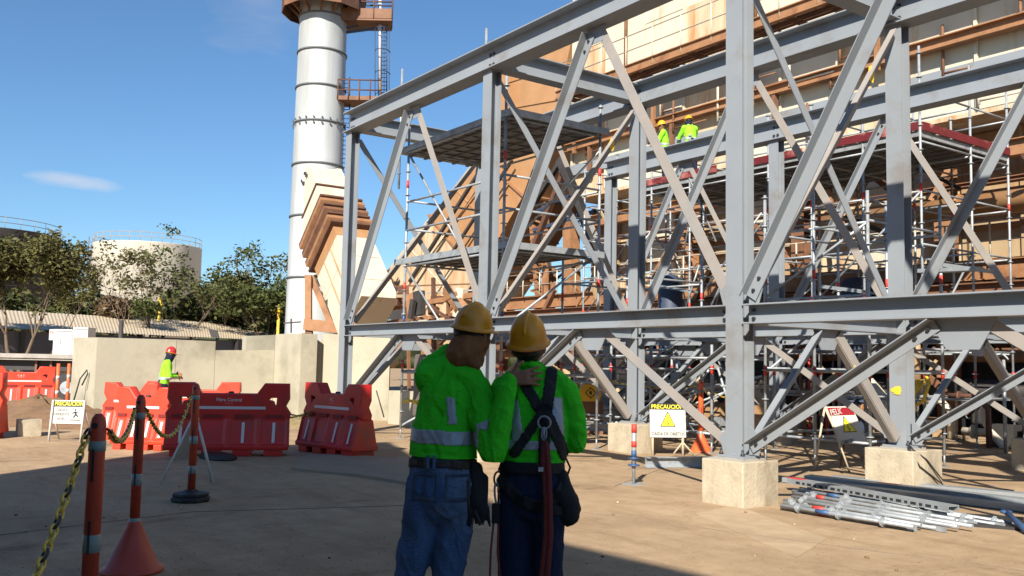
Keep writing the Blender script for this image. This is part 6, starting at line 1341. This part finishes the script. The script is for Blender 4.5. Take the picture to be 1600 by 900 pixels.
for s_ in 'LR':
    h, k_, a = Vector(K['hip'+s_]), Vector(K['kn'+s_]), Vector(K['an'+s_]); chainb(b, [(h+V3(0,-.01,0),.098),(h.lerp(k_,.5),.088),(k_,.076),(k_.lerp(a,.5),.074),(a,.072)], .95)
jean2 = remesh(b, 'jeans', M_JEAND, .007, 4, wr(3.7, .008, [(V3(0,-.15,.98),V3(0,-.13,.80),.010,-.014)])); cut(jean2, 1.088, False); je2 = link(jean2, 'jeans', P_2)
for s_ in 'LR': a = Vector(K['an'+s_]); b = MB(); ell(b, a+V3(0,-.045,-.035), .046, a+V3(.01,.15,-.045), .040, 1, 12); ell(b, a+V3(0,-.01,.02), .05, a+V3(0,0,-.04), .048); link(remesh(b, 'boot', M_BELT, .012, 1), 'boot', P_2)
h2 = hat(P_2, (-.032,.035,1.668), M_HATY, .095, (R(20), R(-3)), R(-12), M_HATRIM, True, .145)
b = MB(); chainb(b, [((-.03,.02,1.625),.068),((-.03,.03,1.66),.084)], 1.0); link(remesh(b, 'hair', M_HAIR, .008, 1), 'hair', P_2)
# harness: shoulder straps meeting at the D ring, back strap, waist and leg loops
def strap(me, pts, w_, par, m=M_WEB, off=.009, back=True, nm='harness_strap'):
    for a, c in zip(pts, pts[1:]):
        a, c = V3(a[0],0,a[1]), V3(c[0],0,c[1]); extract(me, lambda p, n: (n.y < .05 if back else n.y > 0) and seg_d(Vector((p.x,0,p.z)), a, c) < w_/2, off, m, nm, par)
strap(shirt2, [(-.045,1.46),(.035,1.335)], .05, sh2); strap(shirt2, [(.085,1.52),(.060,1.335)], .055, sh2); strap(shirt2, [(.03,1.345),(.062,1.345),(.055,1.19)], .052, sh2)
strap(shirt2, [(.02,1.30),(-.09,1.13)], .045, sh2, off=.0085); strap(shirt2, [(.075,1.30),(.155,1.12)], .05, sh2, off=.0085); strap(shirt2, [(.05,1.24),(.05,1.10)], .05, sh2, off=.0095)
extract(jean2, lambda c, n: abs(c.z-1.06) < .026, .012, M_WEB, 'waist_belt', je2)
strap(jean2, [(-.15,1.00),(-.06,.91),(.02,.885),(.12,.93),(.16,1.0)], .05, je2, off=.011); extract(jean2, lambda c, n: abs(c.z-(.885-.22*c.x)) < .022 and c.x > .0, .010, M_WEB, 'leg_loop', je2); 
ys = -.155
b = MB(); b.tube([(.048+.030*math.cos(t), ys-.012, 1.285+.030*math.sin(t)) for t in [2*math.pi*k/18 for k in range(18)]], .0048, 8, closed=True); part('d_ring', b, M_GALV, sh2, local=True)
b = MB(); b.cbox((.048,ys-.004,1.325), (.034,.006,.014)); part('ring_plate', b, M_WEB, sh2, local=True)
b = MB(); b.tube([(.048,ys-.016,1.262),(.046,ys-.02,1.235),(.05,ys-.018,1.21)], .007, 8); b.tube([(.048+.012*math.cos(t), ys-.02, 1.232+.030*math.sin(t)) for t in [2*math.pi*k/14 for k in range(14)]], .004, 6, closed=True); part('snap_hook', b, M_GALV, sh2, local=True)
for off_, xs_ in ((0,[(.052,1.20),(.048,1.10),(.058,1.0),(.066,.9),(.066,.75),(.052,.6),(.03,.44)]), (.02,[(.062,1.19),(.072,1.10),(.078,1.0),(.082,.9),(.088,.75),(.078,.6),(.062,.42)])):
    b = MB(); pts = [V3(x_, -.158-.004*(off_>0)-(.012 if z_ < 1.0 else 0), z_) for x_, z_ in xs_]; 
    n_ = len(pts); vs = []
    for i, q in enumerate(pts): vs += [q-V3(.013,0,0), q+V3(.013,0,0), q+V3(.013,-.004,0), q-V3(.013,.004,0)]
    b.add(vs, [(i*4+j, i*4+(j+1)%4, (i+1)*4+(j+1)%4, (i+1)*4+j) for i in range(n_-1) for j in range(4)]+[(0,1,2,3),(4*n_-1,4*n_-2,4*n_-3,4*n_-4)], True); part('lanyard', b, M_REDW, P_2, local=True)
b = MB(); b.cbox((.036,-.168,1.063), (.012,.006,.010)); part('tag', b, M_REFL, P_2, local=True)
# left hip: ring, spring hook, shock pack, straps
b = MB(); b.tube([(-.168+.020*math.cos(t), -.05, 1.00+.035*math.sin(t)) for t in [2*math.pi*k/16 for k in range(16)]], .005, 8, closed=True); b.tube([(-.165,-.05,1.04),(-.155,-.05,1.07)], .008, 6); part('hip_ring', b, M_WEB, P_2, local=True)
b = MB(); b.tube([(-.170+.013*math.cos(t)-.006*math.sin(t), -.055, .925+.055*math.sin(t)) for t in [2*math.pi*k/18 for k in range(18)]], .0055, 8, closed=True); part('spring_hook', b, M_GALV, P_2, local=True)
b = MB(); b.cbox((-.176,-.055,.835), (.020,.014,.048)); part('shock_pack', b, M_WEB, P_2, local=True, bevel=.005)
for dx, dz in ((-.012,0),(.012,.02)): b = MB(); b.tube([(-.174+dx,-.055,.79),(-.180+dx*1.4,-.058,.65),(-.172+dx*2.2,-.055,.50),(-.150+dx*2,-.05,.40)], .006, 6); part('lanyard', b, M_REDW, P_2, local=True)
b = MB(); ell(b, (.145,-.05,1.02), .035, (.155,-.06,.92), .055, .7); ell(b, (.175,-.05,.90), .052, (.185,-.05,.83), .050, .7); ell(b, (.16,-.05,.93), .05, (.215,-.04,.86), .028, .7); ell(b, (.16,-.05,.84), .04, (.175,-.05,.79), .02, .7); link(remesh(b, 'tool_pouch', M_WEB, .008, 2, wr(6.1,.006)), 'tool_pouch', P_2)
b = MB(); b.tube([(.165,-.03,1.10),(.185,-.03,1.06),(.17,-.04,1.02)], .006, 6); part('pouch_clip', b, M_WEB, P_2, local=True)

# ---- distant workers
def far_person(label, loc, rz, z0, shirt, hatm, pose, trousers, grp=None, wrapm=M_NAVC, wrap=True):
    root = thing('person', label, 'person', (loc.x, loc.y, z0), rz, grp); b = MB(); lean = pose.get('lean', 0)
    def T(x, y, z): # lean the upper body forward
        if z > .95: a = lean; dz = z-.95; return (x, y*math.cos(a)+dz*math.sin(a), .95+dz*math.cos(a)-y*math.sin(a)*.2)
        return (x, y, z)
    hd = Vector(T(0,.04,1.63)); body = [(T(0,0,.95),.13),(T(0,0,1.12),.125),(T(0,.01,1.36),.14)]
    chainb(b, body, .72); ell(b, T(-.15,0,1.42), .055, T(.15,0,1.42), .055); ell(b, T(0,.01,1.44), .055, tuple(hd-Vector((0,0,.06))), .05); head(b, hd, (0,1,-.1))
    arms = pose['arms']
    for s_, (e, h) in zip((-1,1), arms): chainb(b, [(T(s_*.17,0,1.41),.048),(e,.04),(h,.028)]); hv = (Vector(h)-Vector(e)).normalized(); hand(b, h, hv, hv.cross(Vector((0,1,.2))), (0,0,1), 1)
    legs = [((s_*.085,0,.93),(s_*.10,.02,.50),(s_*.11,-.01,.09)) for s_ in (-1,1)]
    for l_ in legs: chainb(b, [(l_[0],.08),(l_[1],.052),(l_[2],.038)]); a = Vector(l_[2]); ell(b, a+V3(0,-.03,-.04), .035, a+V3(0,.15,-.05), .03)
    link(remesh(b, 'body', M_SKIN, .011, 1), 'body', root)
    b = MB(); chainb(b, [(T(0,0,.98),.158),(T(0,0,1.15),.155),(T(0,.01,1.35),.160),(T(0,.01,1.45),.11)], .72); ell(b, T(-.15,0,1.42), .072, T(.15,0,1.42), .072)
    for s_, (e, h) in zip((-1,1), arms): h2_ = Vector(e).lerp(Vector(h), .88); chainb(b, [(T(s_*.165,0,1.41),.07),(e,.062),(tuple(h2_),.045)])
    sm = remesh(b, 'shirt', shirt, .012, 2, wr(loc.x, .009)); so_ = link(sm, 'shirt', root); extract(sm, lambda c, n: abs(c.z-1.10) < .028, .005, M_STRIPE, 'reflective_stripe', so_)
    b = MB(); chainb(b, [((0,0,1.02),.145),((0,-.01,.93),.15)], .76)
    for l_ in legs: chainb(b, [(l_[0],.095),(l_[1],.075),(l_[2],.068)])
    link(remesh(b, 'trousers', trousers, .013, 2, wr(loc.y, .007)), 'trousers', root)
    for l_ in legs: a = Vector(l_[2]); b = MB(); ell(b, a+V3(0,-.04,-.03), .046, a+V3(0,.16,-.045), .04); link(remesh(b, 'boot', M_BELT, .014, 1), 'boot', root)
    hat(root, (hd.x, hd.y, hd.z+.035), hatm, .098, (-.15-lean*.6,0), 0, None, True, .12)
    if wrap: b = MB(); chainb(b, [(T(0,.01,1.46),.085),(tuple(hd-Vector((0,.0,.03))),.098)], 1.0); link(remesh(b, 'head_cloth', wrapm, .012, 1, wr(1.1,.006)), 'head_cloth', root)
    return root
q = dp(255, 600, 20.0)
far_person('worker in lime shirt and red hard hat with dark face cloth, behind the red barriers', q, RZC-R(62), 0, M_SHIRTY, M_HATR, dict(arms=[((-.22,.08,1.15),(-.05,.26,1.18)),((.22,.08,1.15),(.06,.28,1.14))], lean=.12), M_NAVC)
q = rp(1040, 245, 9.0)
far_person('worker in yellow hard hat on the raised deck, half hidden by a brace', q, RZC+R(70), 6.455, M_SHIRTY, M_HATY, dict(arms=[((-.2,.15,1.2),(-.1,.35,1.25)),((.2,.15,1.2),(.1,.36,1.2))], lean=.1), M_NAVC, 'workers on the red edged deck', M_SKIN, False)
q = rp(1080, 245, 9.0)
far_person('worker bending over on the raised deck with his lime green back to the yard', q, RZC+R(12), 6.455, M_SHIRTY, M_HATY, dict(arms=[((-.22,.3,1.15),(-.12,.5,1.0)),((.22,.3,1.15),(.12,.5,1.0))], lean=.22), M_NAVC, 'workers on the red edged deck', M_NAVC, True)
